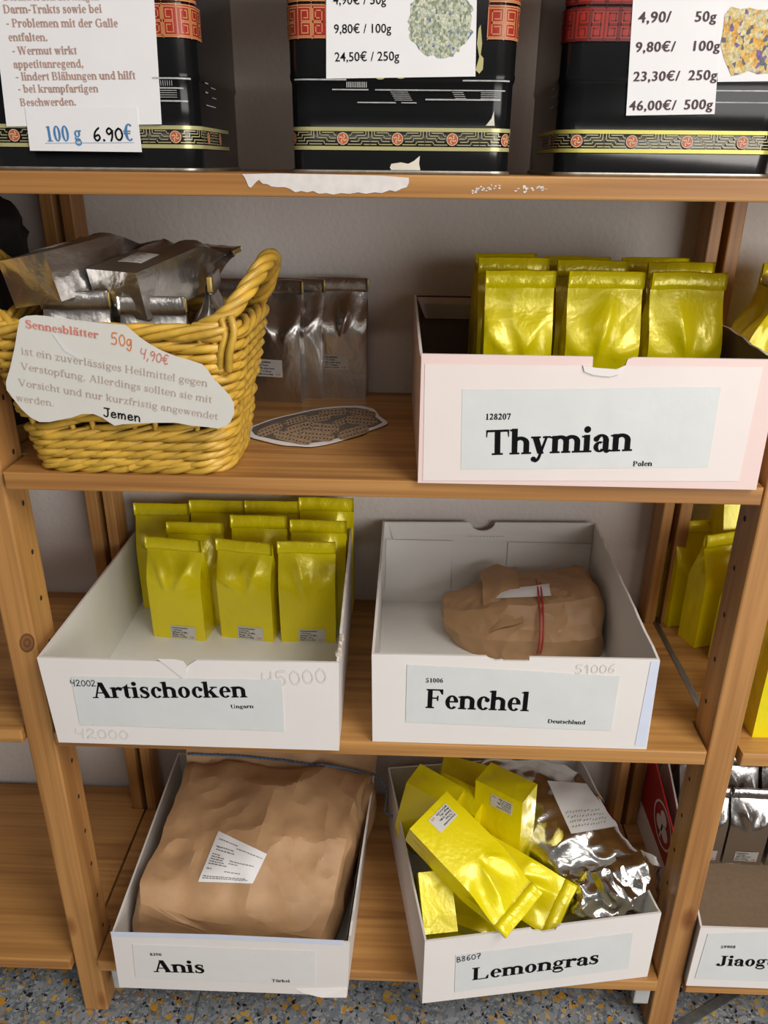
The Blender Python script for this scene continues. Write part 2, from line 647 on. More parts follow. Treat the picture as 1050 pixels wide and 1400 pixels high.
def serif_glyphs(s, h):
    G = {}
    e = s / 2

    def R(x0, y0, x1, y1):
        return [(x0, y0), (x1, y0), (x1, y1), (x0, y1)]

    def stem(x, y0, y1):
        return R(x - e, y0, x + e, y1)

    def foot(x, y=0.0, w=0.055, hw=None):
        q = e if hw is None else hw
        return R(x - q - w, y, x + q + w, y + h)

    def head(x, y, w=0.055, hw=None):
        q = e if hw is None else hw
        return R(x - q - w, y - h, x + q + w, y)

    def flag(x, y):
        return [(x - e - 0.06, y - 0.055), (x + e, y - 0.12), (x + e, y), (x - e - 0.06, y - 0.022)]

    def arc(cx, cy, rx, ry, a0, a1, ts, tt, n=22):
        out = []
        pts = []
        for i in range(n + 1):
            a = math.radians(a0 + (a1 - a0) * i / n)
            pts.append(((cx + rx * math.cos(a), cy + ry * math.sin(a)), (cx + (rx - ts) * math.cos(a), cy + (ry - tt) * math.sin(a))))
        for i in range(n):
            out.append([pts[i][0], pts[i + 1][0], pts[i + 1][1], pts[i][1]])
        return out

    def dot(x, y, r, n=12):
        return [(x + r * math.cos(2 * PI * i / n), y + r * math.sin(2 * PI * i / n)) for i in range(n)]

    def st(P, Wd):
        path = cr([(x, y, 0) for x, y in P], 6)
        m = len(path)
        ww = cr([(w_, 0, 0) for w_ in Wd], 6)
        out, L = [], []
        for i in range(m):
            a, b = path[max(i - 1, 0)], path[min(i + 1, m - 1)]
            t = (b - a).normalized()
            q = ww[i].x / 2
            L.append(((path[i].x - t.y * q, path[i].y + t.x * q), (path[i].x + t.y * q, path[i].y - t.x * q)))
        for i in range(m - 1):
            out.append([L[i][0], L[i + 1][0], L[i + 1][1], L[i][1]])
        return out

    def diag(x0, y0, x1, y1, w):
        return [(x0 - w / 2, y0), (x0 + w / 2, y0), (x1 + w / 2, y1), (x1 - w / 2, y1)]

    X = 0.46
    B = s * 0.95
    T = h * 1.15
    a1 = 0.11 + e - 0.07
    G['n'] = ([stem(0.12, 0, X), flag(0.12, X), foot(0.12), foot(0.43), stem(0.43, 0, 0.3)] + arc(0.265, 0.29, 0.165 + e, 0.18, 0, 150, s, T * 1.7), 0.55)
    G['m'] = ([stem(0.12, 0, X), flag(0.12, X), foot(0.12), foot(0.41, w=0.045), stem(0.41, 0, 0.3), foot(0.70), stem(0.70, 0, 0.3)] + arc(0.255, 0.29, 0.155 + e, 0.18, 0, 150, s, T * 1.7) + arc(0.545, 0.29, 0.155 + e, 0.18, 0, 150, s, T * 1.7), 0.82)
    G['h'] = ([stem(0.12, 0, 0.68), flag(0.12, 0.68), foot(0.12), foot(0.43), stem(0.43, 0, 0.3)] + arc(0.265, 0.29, 0.165 + e, 0.18, 0, 150, s, T * 1.7), 0.55)
    G['i'] = ([stem(0.13, 0, X), flag(0.13, X), foot(0.13), dot(0.13, 0.60, e * 1.18)], 0.28)
    G['l'] = ([stem(0.13, 0, 0.68), flag(0.13, 0.68), foot(0.13)], 0.28)
    G['r'] = ([stem(0.12, 0, X), flag(0.12, X), foot(0.12), dot(0.355, 0.385, e * 1.05)] + arc(0.29, 0.30, 0.125, 0.17, 60, 165, s * 0.55, T * 2), 0.42)
    G['u'] = ([stem(0.12, 0.14, X), flag(0.12, X), stem(0.42, 0, X), flag(0.42, X), R(0.42, 0, 0.42 + e + 0.05, h)] + arc(0.27, 0.17, 0.15 + e, 0.18, 180, 330, s, T * 1.7), 0.55)
    G['o'] = (arc(0.25, 0.23, 0.215, 0.242, 0, 360, B, T, 32), 0.5)
    G['c'] = (arc(0.245, 0.23, 0.21, 0.242, 55, 318, B, T, 28) + [dot(0.355, 0.345, e * 1.05)], 0.43)
    G['e'] = (arc(0.24, 0.23, 0.205, 0.242, 0, 318, B * 0.95, T, 28) + [R(0.10, 0.225, 0.44, 0.225 + h)], 0.46)
    G['b'] = ([stem(0.11, 0, 0.68), flag(0.11, 0.68)] + arc(0.27, 0.23, 0.225, 0.242, -165, 165, B, T * 1.3, 28), 0.54)
    G['d'] = ([stem(0.42, 0, 0.68), flag(0.42, 0.68), R(0.42, 0, 0.42 + e + 0.05, h)] + arc(0.265, 0.23, 0.225, 0.242, 15, 345, B, T * 1.3, 28), 0.55)
    G['p'] = ([stem(0.11, -0.2, X), flag(0.11, X), foot(0.11, -0.2)] + arc(0.27, 0.23, 0.225, 0.242, -165, 165, B, T * 1.3, 28), 0.54)
    G['q'] = ([stem(0.42, -0.2, X), foot(0.42, -0.2)] + arc(0.265, 0.23, 0.225, 0.242, 15, 345, B, T * 1.3, 28), 0.55)
    G['g'] = (arc(0.225, 0.31, 0.18, 0.155, 0, 360, B * 0.8, T, 26) + arc(0.235, -0.075, 0.21, 0.13, 0, 360, s * 0.42, T * 1.25, 26) + [R(0.34, 0.40, 0.48, 0.40 + h * 1.4)]
              + st([(0.13, 0.19), (0.075, 0.12), (0.12, 0.065), (0.3, 0.055), (0.39, 0.01)], [h, s * 0.5, s * 0.7, s * 0.8, s * 0.4]), 0.49)
    G['a'] = ([stem(0.345, 0.06, 0.32), dot(0.095, 0.345, e * 1.0)] + arc(0.225, 0.30, 0.12 + e, 0.17, 0, 150, s, T * 1.2) + arc(0.19, 0.135, 0.16, 0.145, 60, 330, B * 0.85, T)
              + st([(0.345, 0.09), (0.37, 0.025), (0.42, 0.02), (0.47, 0.05)], [s, s * 0.8, s * 0.45, h]), 0.48)
    G['s'] = (st([(0.32, 0.37), (0.25, 0.44), (0.14, 0.435), (0.09, 0.36), (0.16, 0.27), (0.27, 0.2), (0.305, 0.11), (0.24, 0.025), (0.12, 0.025), (0.05, 0.11)], [h, h * 1.2, h * 1.6, s * 0.75, s * 0.95, s * 0.95, s * 0.75, h * 1.6, h * 1.2, h])
              + [R(0.315 - h / 2, 0.31, 0.315 + h / 2, 0.46), R(0.05 - h / 2, 0, 0.05 + h / 2, 0.15)], 0.39)
    G['t'] = ([R(0.15 - e, 0.1, 0.15 + e, 0.5), [(0.15 - e, 0.45), (0.15 + e, 0.45), (0.15 + e, 0.6)], R(0.01, X - h * 1.1, 0.31, X)] + arc(0.15 - e + 0.12, 0.12, 0.12, 0.13, 180, 325, s * 0.95, T), 0.33)
    G['f'] = ([stem(0.14, 0, 0.55), foot(0.14), R(0.01, X - h * 1.1, 0.31, X), dot(0.33, 0.605, e * 0.9)] + arc(0.27, 0.53, 0.13 + e, 0.16, 60, 180, s, T * 1.2), 0.34)
    G['k'] = ([stem(0.12, 0, 0.68), flag(0.12, 0.68), foot(0.12), diag(0.45, 0, 0.25, 0.29, s * 1.15), R(0.30, 0, 0.56, h), R(0.28, X - h, 0.53, X)] + st([(0.17, 0.19), (0.42, X - 0.01)], [h * 1.2, h * 1.2]), 0.56)
    G['v'] = ([diag(0.25, 0, 0.11, X, s * 1.1), diag(0.25, 0, 0.40, X, h * 1.3), R(0.0, X - h, 0.24, X), R(0.31, X - h, 0.5, X)], 0.5)
    G['y'] = ([diag(0.26, 0.0, 0.11, X, s * 1.1), R(0.0, X - h, 0.25, X), R(0.31, X - h, 0.51, X), dot(0.075, -0.14, e * 0.95)] + st([(0.41, X), (0.27, 0.05), (0.2, -0.13), (0.12, -0.19), (0.07, -0.16)], [h * 1.3, h * 1.4, h * 1.6, h * 1.6, h]), 0.51)
    G['w'] = ([diag(0.21, 0, 0.10, X, s * 1.0), diag(0.21, 0, 0.33, X, h * 1.2), diag(0.46, 0, 0.35, X, s * 1.0), diag(0.46, 0, 0.60, X, h * 1.2), R(0, X - h, 0.44, X), R(0.52, X - h, 0.69, X)], 0.70)
    G['z'] = ([R(0.04, X - h * 1.2, 0.4, X), R(0.03, 0, 0.4, h * 1.2), diag(0.1, 0.0, 0.33, X, s), R(0.04, X - 0.12, 0.04 + h, X), R(0.4 - h, 0, 0.4, 0.13)], 0.44)
    G['j'] = ([stem(0.15, -0.1, X), flag(0.15, X), dot(0.15, 0.60, e * 1.18), dot(0.02, -0.13, e * 0.9)] + arc(0.05, -0.08, 0.1 + e, 0.13, 270, 360, s, T), 0.29)
    G['x'] = ([diag(0.38, 0, 0.12, X, s * 1.1), diag(0.1, 0, 0.38, X, h * 1.3), foot(0.1, w=0.08, hw=0.02), foot(0.38, w=0.07, hw=e), head(0.12, X, 0.07), head(0.38, X, 0.08, 0.02)], 0.5)
    C = 0.665
    G['T'] = ([stem(0.33, 0, C), foot(0.33, w=0.07), R(0.03, C - h * 1.2, 0.63, C), [(0.03, C), (0.03 + h, C), (0.075, C - 0.03), (0.055, C - 0.19), (0.03, C - 0.19)], [(0.63, C), (0.63 - h, C), (0.585, C - 0.03), (0.605, C - 0.19), (0.63, C - 0.19)]], 0.66)
    G['A'] = ([diag(0.12, 0, 0.335, C, h * 1.35), diag(0.57, 0, 0.335 + 0.02, C, s * 1.2), R(0.2, 0.2, 0.5, 0.2 + h), foot(0.11, w=0.09, hw=0.015), foot(0.575, w=0.065, hw=e)], 0.70)
    G['F'] = ([stem(0.14, 0, C), foot(0.14, w=0.06), R(0.02, C - h, 0.55, C), [(0.55, C), (0.55 - h * 0.8, C - 0.18), (0.55 - h * 2.6, C - h)], [(0.55, C), (0.55, C - 0.18), (0.55 - h, C - 0.18)], R(0.14, 0.33, 0.36, 0.33 + h), R(0.36, 0.26, 0.36 + h, 0.44)], 0.60)
    G['E'] = (G['F'][0][:1] + [R(0.02, C - h, 0.57, C), R(0.02, 0, 0.6, h), R(0.14, 0.33, 0.37, 0.33 + h), R(0.37, 0.26, 0.37 + h, 0.44), R(0.57 - h, C - 0.17, 0.57, C), R(0.6 - h, 0, 0.6, 0.18)], 0.65)
    G['L'] = ([stem(0.14, 0, C), head(0.14, C, 0.065), R(0.02, 0, 0.6, h), [(0.6, 0), (0.62, 0.2), (0.6 - h * 0.6, 0.2), (0.50, h)]], 0.65)
    G['P'] = ([stem(0.14, 0, C), foot(0.14, w=0.06), R(0.02, C - h, 0.3, C), R(0.14, 0.29, 0.3, 0.29 + h)] + arc(0.3, (C + 0.29) / 2, 0.25, (C - 0.29) / 2, -90, 90, s, h), 0.59)
    G['B'] = (G['P'][0][:1] + [R(0.02, C - h, 0.3, C), R(0.14, 0.33, 0.3, 0.33 + h), R(0.02, 0, 0.33, h)] + arc(0.3, (C + 0.345) / 2, 0.24, (C - 0.33) / 2, -90, 90, s, h) + arc(0.33, 0.18, 0.26, 0.18, -90, 90, s, h), 0.65)
    G['D'] = ([stem(0.14, 0, C), R(0.02, C - h, 0.3, C), R(0.02, 0, 0.3, h)] + arc(0.3, C / 2, 0.37, C / 2, -90, 90, s * 1.05, h), 0.71)
    G['U'] = ([stem(0.15, 0.2, C), head(0.15, C, 0.065), R(0.56 - h * 0.65, 0.2, 0.56 + h * 0.65, C), head(0.56, C, 0.075, 0.02)] + arc(0.35, 0.215, 0.2 + e, 0.23, 180, 360, s * 0.8, T), 0.72)
    G['V'] = ([diag(0.36, 0, 0.13, C, s * 1.2), diag(0.36, 0, 0.59, C, h * 1.3), head(0.13, C, 0.07), head(0.59, C, 0.08, 0.015)], 0.70)
    G['W'] = ([diag(0.28, 0, 0.12, C, s * 1.1), diag(0.28, 0, 0.45, C, h * 1.2), diag(0.66, 0, 0.49, C, s * 1.1), diag(0.66, 0, 0.86, C, h * 1.2), head(0.12, C, 0.07), head(0.47, C, 0.07), head(0.86, C, 0.08, 0.015)], 0.95)
    G['H'] = ([stem(0.14, 0, C), stem(0.6, 0, C), foot(0.14), foot(0.6), head(0.14, C), head(0.6, C), R(0.14, 0.32, 0.6, 0.32 + h)], 0.75)
    G['S'] = (st([(0.44, 0.52), (0.36, 0.63), (0.2, 0.635), (0.11, 0.53), (0.2, 0.4), (0.37, 0.3), (0.44, 0.17), (0.34, 0.035), (0.18, 0.03), (0.07, 0.16)], [h, h * 1.3, h * 2, s * 0.95, s * 1.1, s * 1.1, s * 0.95, h * 2, h * 1.3, h]) + [R(0.44 - h / 2, 0.46, 0.44 + h / 2, C), R(0.07 - h / 2, 0, 0.07 + h / 2, 0.2)], 0.53)
    G['J'] = ([stem(0.31, 0.12, C), head(0.31, C, 0.075), dot(0.09, 0.09, e * 1.05)] + arc(0.17, 0.13, 0.14 + e, 0.15, 200, 360, s, T), 0.49)
    G['M'] = ([R(0.13 - h, 0, 0.13 + h * 0.4, C), stem(0.76, 0, C), diag(0.44, 0, 0.18, C, s * 1.1), diag(0.42, 0, 0.72, C, h * 1.4), foot(0.12, w=0.08, hw=0.01), foot(0.76), head(0.14, C, 0.06), head(0.76, C, 0.055)], 0.92)
    G['G'] = (arc(0.36, C / 2, 0.33, C / 2 + 0.01, 45, 325, s * 1.05, T, 30) + [stem(0.60, 0.03, 0.3), head(0.60, 0.3 + h), R(0.60 - h, 0.47, 0.60 + h * 0.3, C)], 0.75)
    G['0'] = (arc(0.25, 0.335, 0.215, 0.345, 0, 360, B, T, 32), 0.5)
    G['1'] = ([stem(0.27, 0, C), foot(0.27, w=0.09), flag(0.27, C)], 0.5)
    G['2'] = ([[(0.04, 0), (0.43, 0), (0.46, 0.17), (0.41, 0.17), (0.38, 0.1), (0.10, 0.1)], diag(0.08, 0.04, 0.37, 0.36, s * 1.0)] + arc(0.235, 0.48, 0.2, 0.2, -25, 165, s * 1.1, T * 1.5), 0.5)
    G['3'] = (arc(0.22, 0.50, 0.19, 0.18, -75, 155, s, T * 1.4) + arc(0.21, 0.19, 0.235, 0.205, -150, 95, s * 1.1, T * 1.4) + [dot(0.07, 0.1, e)], 0.5)
    G['4'] = ([R(0.28, 0, 0.28 + s, C), R(0.03, 0.16, 0.47, 0.16 + h * 2.2), diag(0.055, 0.2, 0.32, C, h * 1.6)], 0.5)
    G['5'] = ([[(0.12, C), (0.44, C), (0.40, C - 0.11), (0.12, C - 0.11)], diag(0.085, 0.36, 0.13, C, h * 1.3)] + arc(0.2, 0.2, 0.24, 0.22, -145, 115, s * 1.1, T * 1.6) + [dot(0.07, 0.09, e)], 0.5)
    G['6'] = (arc(0.255, 0.21, 0.21, 0.22, 0, 360, B, T, 30) + st([(0.115, 0.2), (0.14, 0.42), (0.25, 0.57), (0.43, 0.66)], [s, s * 0.9, s * 0.6, h]), 0.5)
    G['7'] = ([R(0.04, C - 0.11, 0.46, C), diag(0.2, 0, 0.43, C - 0.02, s * 0.75), R(0.04, C - 0.19, 0.04 + h, C)], 0.5)
    G['8'] = (arc(0.25, 0.5, 0.175, 0.175, 0, 360, s * 0.85, T * 1.3, 28) + arc(0.25, 0.175, 0.215, 0.185, 0, 360, s, T * 1.3, 28), 0.5)
    G['9'] = (arc(0.245, 0.46, 0.21, 0.22, 0, 360, B, T, 30) + st([(0.385, 0.46), (0.36, 0.25), (0.25, 0.1), (0.07, 0.01)], [s, s * 0.9, s * 0.6, h]), 0.5)
    G['.'] = ([dot(0.12, 0.06, e * 1.05)], 0.25)
    G[','] = ([dot(0.12, 0.06, e * 1.05), [(0.12, 0.03), (0.12 + e, 0.05), (0.08, -0.14), (0.05, -0.14)]], 0.25)
    G['-'] = ([R(0.03, 0.2, 0.3, 0.2 + h * 1.8)], 0.33)
    G['/'] = ([diag(0.02, -0.03, 0.26, 0.68, h * 1.6)], 0.28)
    G['\u20ac'] = (arc(0.29, 0.335, 0.23, 0.345, 50, 310, B, T, 28) + [R(0.0, 0.36, 0.36, 0.36 + h), R(0.0, 0.27, 0.34, 0.27 + h)], 0.5)
    for k, b in (('\u00e4', 'a'), ('\u00fc', 'u'), ('\u00f6', 'o')):
        G[k] = (G[b][0] + [dot(0.17, 0.60, e), dot(0.36, 0.60, e)], G[b][1])
    G[' '] = ([], 0.25)
    return G


BOLD = serif_glyphs(0.15, 0.048)
BOOK = serif_glyphs(0.088, 0.036)

PEN = {
    '0': ([[(0.25, 0.6), (0.08, 0.42), (0.1, 0.12), (0.26, 0.03), (0.4, 0.2), (0.38, 0.48), (0.25, 0.6)]], 0.48),
    '1': ([[(0.08, 0.46), (0.22, 0.62), (0.22, 0.3), (0.22, 0.0)]], 0.38),
    'o': ([[(0.2, 0.4), (0.06, 0.28), (0.08, 0.08), (0.22, 0.03), (0.34, 0.16), (0.32, 0.33), (0.2, 0.4)]], 0.42),
    '2': ([[(0.06, 0.48), (0.16, 0.62), (0.32, 0.58), (0.34, 0.42), (0.05, 0.04), (0.2, 0.06), (0.42, 0.03)]], 0.48),
    '4': ([[(0.08, 0.62), (0.05, 0.36), (0.2, 0.3), (0.38, 0.36)], [(0.40, 0.64), (0.36, 0.3), (0.34, 0.0)]], 0.5),
    '5': ([[(0.42, 0.64), (0.14, 0.62), (0.1, 0.38), (0.28, 0.4), (0.38, 0.22), (0.26, 0.04), (0.04, 0.06)]], 0.5),
    '6': ([[(0.36, 0.64), (0.16, 0.46), (0.08, 0.18), (0.2, 0.02), (0.36, 0.14), (0.3, 0.3), (0.1, 0.22)]], 0.46),
    '7': ([[(0.06, 0.6), (0.4, 0.6), (0.26, 0.3), (0.2, 0.0)], [(0.12, 0.32), (0.38, 0.34)]], 0.46),
    '8': ([[(0.36, 0.52), (0.22, 0.62), (0.1, 0.5), (0.34, 0.2), (0.22, 0.02), (0.08, 0.16), (0.34, 0.46), (0.36, 0.52)]], 0.46),
    '9': ([[(0.36, 0.5), (0.22, 0.62), (0.08, 0.48), (0.18, 0.32), (0.36, 0.46), (0.38, 0.5), (0.34, 0.2), (0.26, 0.0)]], 0.46),
    'g': ([[(0.34, 0.36), (0.18, 0.4), (0.06, 0.22), (0.18, 0.06), (0.34, 0.32)], [(0.35, 0.38), (0.32, -0.02), (0.2, -0.2), (0.04, -0.1)]], 0.44),
    ',': ([[(0.12, 0.06), (0.05, -0.1)]], 0.2),
    '.': ([[(0.1, 0.05), (0.13, 0.02), (0.1, 0.02)]], 0.22),
    '\u20ac': ([[(0.42, 0.56), (0.26, 0.62), (0.12, 0.34), (0.24, 0.02), (0.42, 0.08)], [(0.02, 0.36), (0.34, 0.38)], [(0.02, 0.22), (0.32, 0.24)]], 0.48),
    'B': ([[(0.1, 0.6), (0.08, 0.02)], [(0.1, 0.6), (0.3, 0.56), (0.3, 0.38), (0.12, 0.32), (0.36, 0.26), (0.34, 0.06), (0.08, 0.02)]], 0.46),
    'J': ([[(0.1, 0.62), (0.42, 0.62)], [(0.32, 0.62), (0.32, 0.14), (0.2, 0.0), (0.06, 0.1)]], 0.48),
    'e': ([[(0.08, 0.22), (0.34, 0.24), (0.26, 0.4), (0.1, 0.32), (0.1, 0.08), (0.24, 0.02), (0.38, 0.1)]], 0.44),
    'm': ([[(0.08, 0.4), (0.1, 0.02)], [(0.1, 0.26), (0.22, 0.4), (0.3, 0.28), (0.3, 0.02)], [(0.3, 0.26), (0.42, 0.4), (0.52, 0.28), (0.52, 0.02)]], 0.64),
    'n': ([[(0.08, 0.4), (0.1, 0.02)], [(0.1, 0.26), (0.24, 0.4), (0.36, 0.3), (0.38, 0.02)]], 0.48),
    ' ': ([], 0.25),
}


def pen_polys(txt, w):
    out, x = [], 0
    for ch in txt:
        strokes, adv = PEN[ch]
        for s in strokes:
            path = cr([(p[0] + x, p[1], 0) for p in s], 6)
            m = len(path)
            L = []
            for i in range(m):
                t = (path[min(i + 1, m - 1)] - path[max(i - 1, 0)]).normalized()
                q = w / 2
                L.append(((path[i].x - t.y * q, path[i].y + t.x * q), (path[i].x + t.y * q, path[i].y - t.x * q)))
            for i in range(m - 1):
                out.append([L[i][0], L[i + 1][0], L[i + 1][1], L[i][1]])
            for c in (path[0], path[-1]):
                out.append([(c.x + w / 2 * math.cos(2 * PI * i / 10), c.y + w / 2 * math.sin(2 * PI * i / 10)) for i in range(10)])
        x += adv
    return out, x


def serif_polys(txt, G, ls=0.0):
    out, x = [], 0
    for ch in txt:
        polys, adv = G[ch]
        out += [[(p[0] + x, p[1]) for p in q] for q in polys]
        x += adv + ls
    return out, x


def sans_polys(txt, bold=0.0, ls=1.0):
    cu = bpy.data.curves.new('lettering', 'FONT')
    cu.body = txt
    cu.size = 1.0
    cu.offset = bold
    cu.space_character = ls
    cu.resolution_u = 3
    o = bpy.data.objects.new('lettering', cu)
    COL.objects.link(o)
    dg = bpy.context.evaluated_depsgraph_get()
    me = bpy.data.meshes.new_from_object(o.evaluated_get(dg))
    out = [[(me.vertices[i].co.x, me.vertices[i].co.y) for i in p.vertices] for p in me.polygons]
    w = max((p[0] for q in out for p in q), default=1.0)
    bpy.data.objects.remove(o)
    bpy.data.curves.remove(cu)
    bpy.data.meshes.remove(me)
    return out, w


def polys_for(txt, font):
    if font == 'bold':
        return serif_polys(txt, BOLD)
    if font == 'book':
        return serif_polys(txt, BOOK)
    if font == 'pen':
        return pen_polys(txt, 0.072)
    if font == 'marker':
        return pen_polys(txt, 0.095)
    if font == 'sansbold':
        p_, w_ = sans_polys(txt, 0.004, 1.10)
        return [[(x + d, y) for x, y in q] for d in (0, 0.022, 0.044) for q in p_], w_ + 0.044
    return sans_polys(txt, 0.004)


def lettering(lines, parent, mat, n, up=None, name='lettering', off=0.0):
    """lines: (text, font, start point, end point of the baseline, stretch); one mesh, a hair in front of the sheet"""
    V, F = [], []
    n = V3(n).normalized()
    for txt, font, a, b, st in lines:
        polys, w = polys_for(txt, font)
        a, b = V3(a), V3(b)
        U = (b - a)
        sc = U.length / w
        U.normalize()
        Vv = n.cross(U).normalized()
        for i_, q in enumerate(polys):
            k = len(V)
            for x, y in q:
                V.append(a + U * (x * sc) + Vv * (y * sc * st) + n * (off + 3e-6 * (i_ % 60)))
            F.append(tuple(range(k, k + len(q))))
    return mesh(name, (V, F), mat, parent, smooth=False)
# ------------------------------------------------------------------ the setting
def flat(name, x0, x1, y0, y1, z0, z1, mat):
    return tag(mesh(name, box(x0, x1, y0, y1, z0, z1), mat, smooth=False), None, None, kind='structure')


flat('floor', -2.2, 2.2, -3.2, WALL_Y + 0.1, -0.05, 0.0, FLOORM)
flat('wall_back', -2.2, 2.2, WALL_Y, WALL_Y + 0.1, 0.0, 2.9, WALLM)
p, q = at(277, 1356, 0), None
jx = atz(270, 1375, 0.0).x
tag(mesh('trim_1', box(jx - 0.0012, jx + 0.0012, -3.2, 0.3, 0, 0.0006), JOINT, smooth=False), None, None, kind='structure')

# ------------------------------------------------------------------ pine shelving: uprights and boards
PW, PD = 0.0366, 0.0531
KNOT_A = plain('knot_dark', (0.16, 0.065, 0.022), 0.5, var=0.2)
KNOT_B = plain('knot_ring', (0.25, 0.105, 0.035), 0.5, var=0.2)


def upright(side, label, rail):
    s = side
    xi = s * HX
    root = thing('shelf_upright', label, 'shelf upright', (xi + s * PW / 2, 0.17, 0))
    x0, x1 = sorted((xi, xi + s * PW))
    mesh('front_post', box(x0, x1, 0, PD, 0, 1.75, 0.0025), OAK_Z, root, smooth=False)
    # peg holes on the face towards the bay
    z = 0.15
    while z < 1.25:
        V = [(xi - s * 0.0004, PD * 0.62 + 0.0028 * math.cos(2 * PI * i / 10), z + 0.0036 * math.sin(2 * PI * i / 10)) for i in range(10)]
        mesh('peg_hole', (V, [tuple(range(10))]), HOLE, root, smooth=False)
        z += 0.064
    for a, b, nm in ((0.0, 0.0165, 'rear_post'), (0.0255, 0.044, 'rear_batten')):
        x0, x1 = sorted((xi + s * a, xi + s * b))
        mesh(nm, box(x0, x1, 0.300, 0.345, 0, 1.75, 0.002), OAK_Z, root, smooth=False)
    for z in (0.085, 1.6):
        x0, x1 = sorted((xi + s * 0.010, xi + s * 0.028))
        mesh('cross_rail', box(x0, x1, PD, 0.300, z - 0.03, z, 0.002), OAK_Y, root, smooth=False)
    if s < 0:
        k = []
        for r_, mm in ((1.0, 0), (0.78, 1), (0.5, 0), (0.25, 1)):
            k.append([at(37 + 10.5 * r_ * math.cos(2 * PI * i / 24), 879 + 13 * r_ * math.sin(2 * PI * i / 24), -0.0003 - 0.0001 * len(k)) for i in range(24)])
        V = [p_ for q_ in k for p_ in q_]
        mesh('knot', (V, [tuple(range(24 * i, 24 * i + 24)) for i in range(4)]), [KNOT_A, KNOT_B], root, smooth=False, fm=[0, 1, 0, 1], label='dark round knot')
    if rail:
        a, b = atz(888, 851, ZC + 0.004), atz(951, 972, ZC + 0.004)
        mesh('metal_rail', tube([(0.4375, PD, ZC - 0.001), (0.4375, 0.300, ZC - 0.001)], 0.005, 8), METAL, root, label='grey metal rail')
    return root


upright(-1, 'left pine shelf upright, a big knot in its front post', False)
upright(1, 'right pine shelf upright beside the Fenchel box, grey metal rail between its posts', True)


def board(z, x0, x1, label, y0=-0.008, y1=0.352):
    """a board cut out round the posts at whichever ends meet one"""
    th = 0.0205
    pts = []
    g = 0.0015

    def end(sg, x):
        p = abs(x)
        inner = x * sg > 0 and abs(p - HX) < 0.02        # this end stops at a post from inside the bay
        outer = not inner and abs(p - HX - PW) < 0.03
        if inner:
            q = 0.4375
            o = sg * q
            return [(x, y0), (x, PD + g), (o, PD + g), (o, 0.300 - g), (x, 0.300 - g), (x, 0.345 + g), (o, 0.345 + g), (o, y1)]
        if outer:
            o = math.copysign(0.4415, x)
            x_ = math.copysign(0.4655, x)
            return [(x, y0), (x, PD + g), (o, PD + g), (o, 0.300 - g), (x_, 0.300 - g), (x_, 0.345 + g), (o, 0.345 + g), (o, y1)]
        return [(x, y0), (x, y1)]
    pts = end(1, x1) + end(-1, x0)[::-1]
    bm = bmesh.new()
    lo = [bm.verts.new((x, y, z - th)) for x, y in pts]
    hi = [bm.verts.new((x, y, z)) for x, y in pts]
    bm.faces.new(lo[::-1])
    bm.faces.new(hi)
    for i in range(len(pts)):
        j = (i + 1) % len(pts)
        bm.faces.new((lo[i], lo[j], hi[j], hi[i]))
    bmesh.ops.recalc_face_normals(bm, faces=bm.faces[:])
    fe = [e for e in bm.edges if all(abs(v.co.y - y0) < 1e-6 for v in e.verts)]
    bmesh.ops.bevel(bm, geom=fe, offset=0.0018, segments=2, profile=0.5, affect='EDGES')
    bm.verts.index_update()
    vf = [tuple(v.co) for v in bm.verts], [tuple(v.index for v in f.verts) for f in bm.faces]
    bm.free()
    return tag(mesh('shelf_board', vf, OAK_X, smooth=False), label, 'shelf', 'pine shelf boards')


board(ZA, -0.4175, 0.4175, 'pine shelf board carrying the black tea tins, torn white paper on its edge')
board(1.575, -0.4175, 0.4175, 'pine shelf board above the tea tins')  # added out of view to keep light off the wall behind the tins
board(ZB, -0.4150, 0.4150, 'pine shelf board under the yellow wicker basket and the Thymian box')
board(ZC, -0.4160, 0.4160, 'pine shelf board under the Artischocken and Fenchel boxes')
board(ZD, -0.4180, 0.4180, 'lowest pine shelf board of the bay, under the Anis and Lemongras boxes')
board(ZA, -1.25, -0.4600, 'top pine shelf board of the left neighbouring bay')
board(ZA, 0.4600, 1.25, 'top pine shelf board of the right neighbouring bay')
board(ZB, -1.25, -0.4600, 'pine shelf board of the left neighbouring bay, behind the basket side')
board(ZC, -1.25, -0.4600, 'pine shelf board ending left of the knotted post, at the height of the Artischocken box', y0=-0.004)
board(ZD, -1.25, -0.4600, 'lowest pine shelf board left of the knotted post, empty')
board(ZB, 0.4600, 1.25, 'pine shelf board right of the bay, behind the Thymian box end')
board(ZC, 0.4600, 1.25, 'pine shelf board right of the right-hand post, under the yellow bag at the picture edge')
board(ZD, 0.4600, 1.25, 'lowest pine shelf board right of the right-hand post, under the Jiaogulan box')

# grey feet under the lowest board
for pxa, pxb, lab in (((153, 1336), (169, 1352), 'small grey plastic bracket under the shelf board, beside the left post foot'), ((868, 1357), (886, 1373), 'small grey plastic bracket under the shelf board, beside the right post foot')):
    yb = 0.003
    c, d = at(*pxa, yb), at(*pxb, yb)
    o = mesh('shelf_bracket', box(c.x, d.x, yb, yb + 0.014, d.z, ZD - 0.0208, 0.002), PLASTIC, smooth=False)
    tag(o, lab, 'bracket')

# dark strip lying on the floor, bottom right
a, b = atz(1000, 1360, 0.002), atz(925, 1405, 0.002)
d = (b - a).normalized()
s = V3((-d.y, d.x, 0)) * 0.007
o = mesh('floor_strip', slab([a + s - d * 0.3, a - s - d * 0.3, b - s + d * 0.05, b + s + d * 0.05], (0, 0, 0.0016)), STRIP, smooth=False)
tag(o, 'dark grey strip lying on the terrazzo floor below the Jiaogulan box', 'strip')

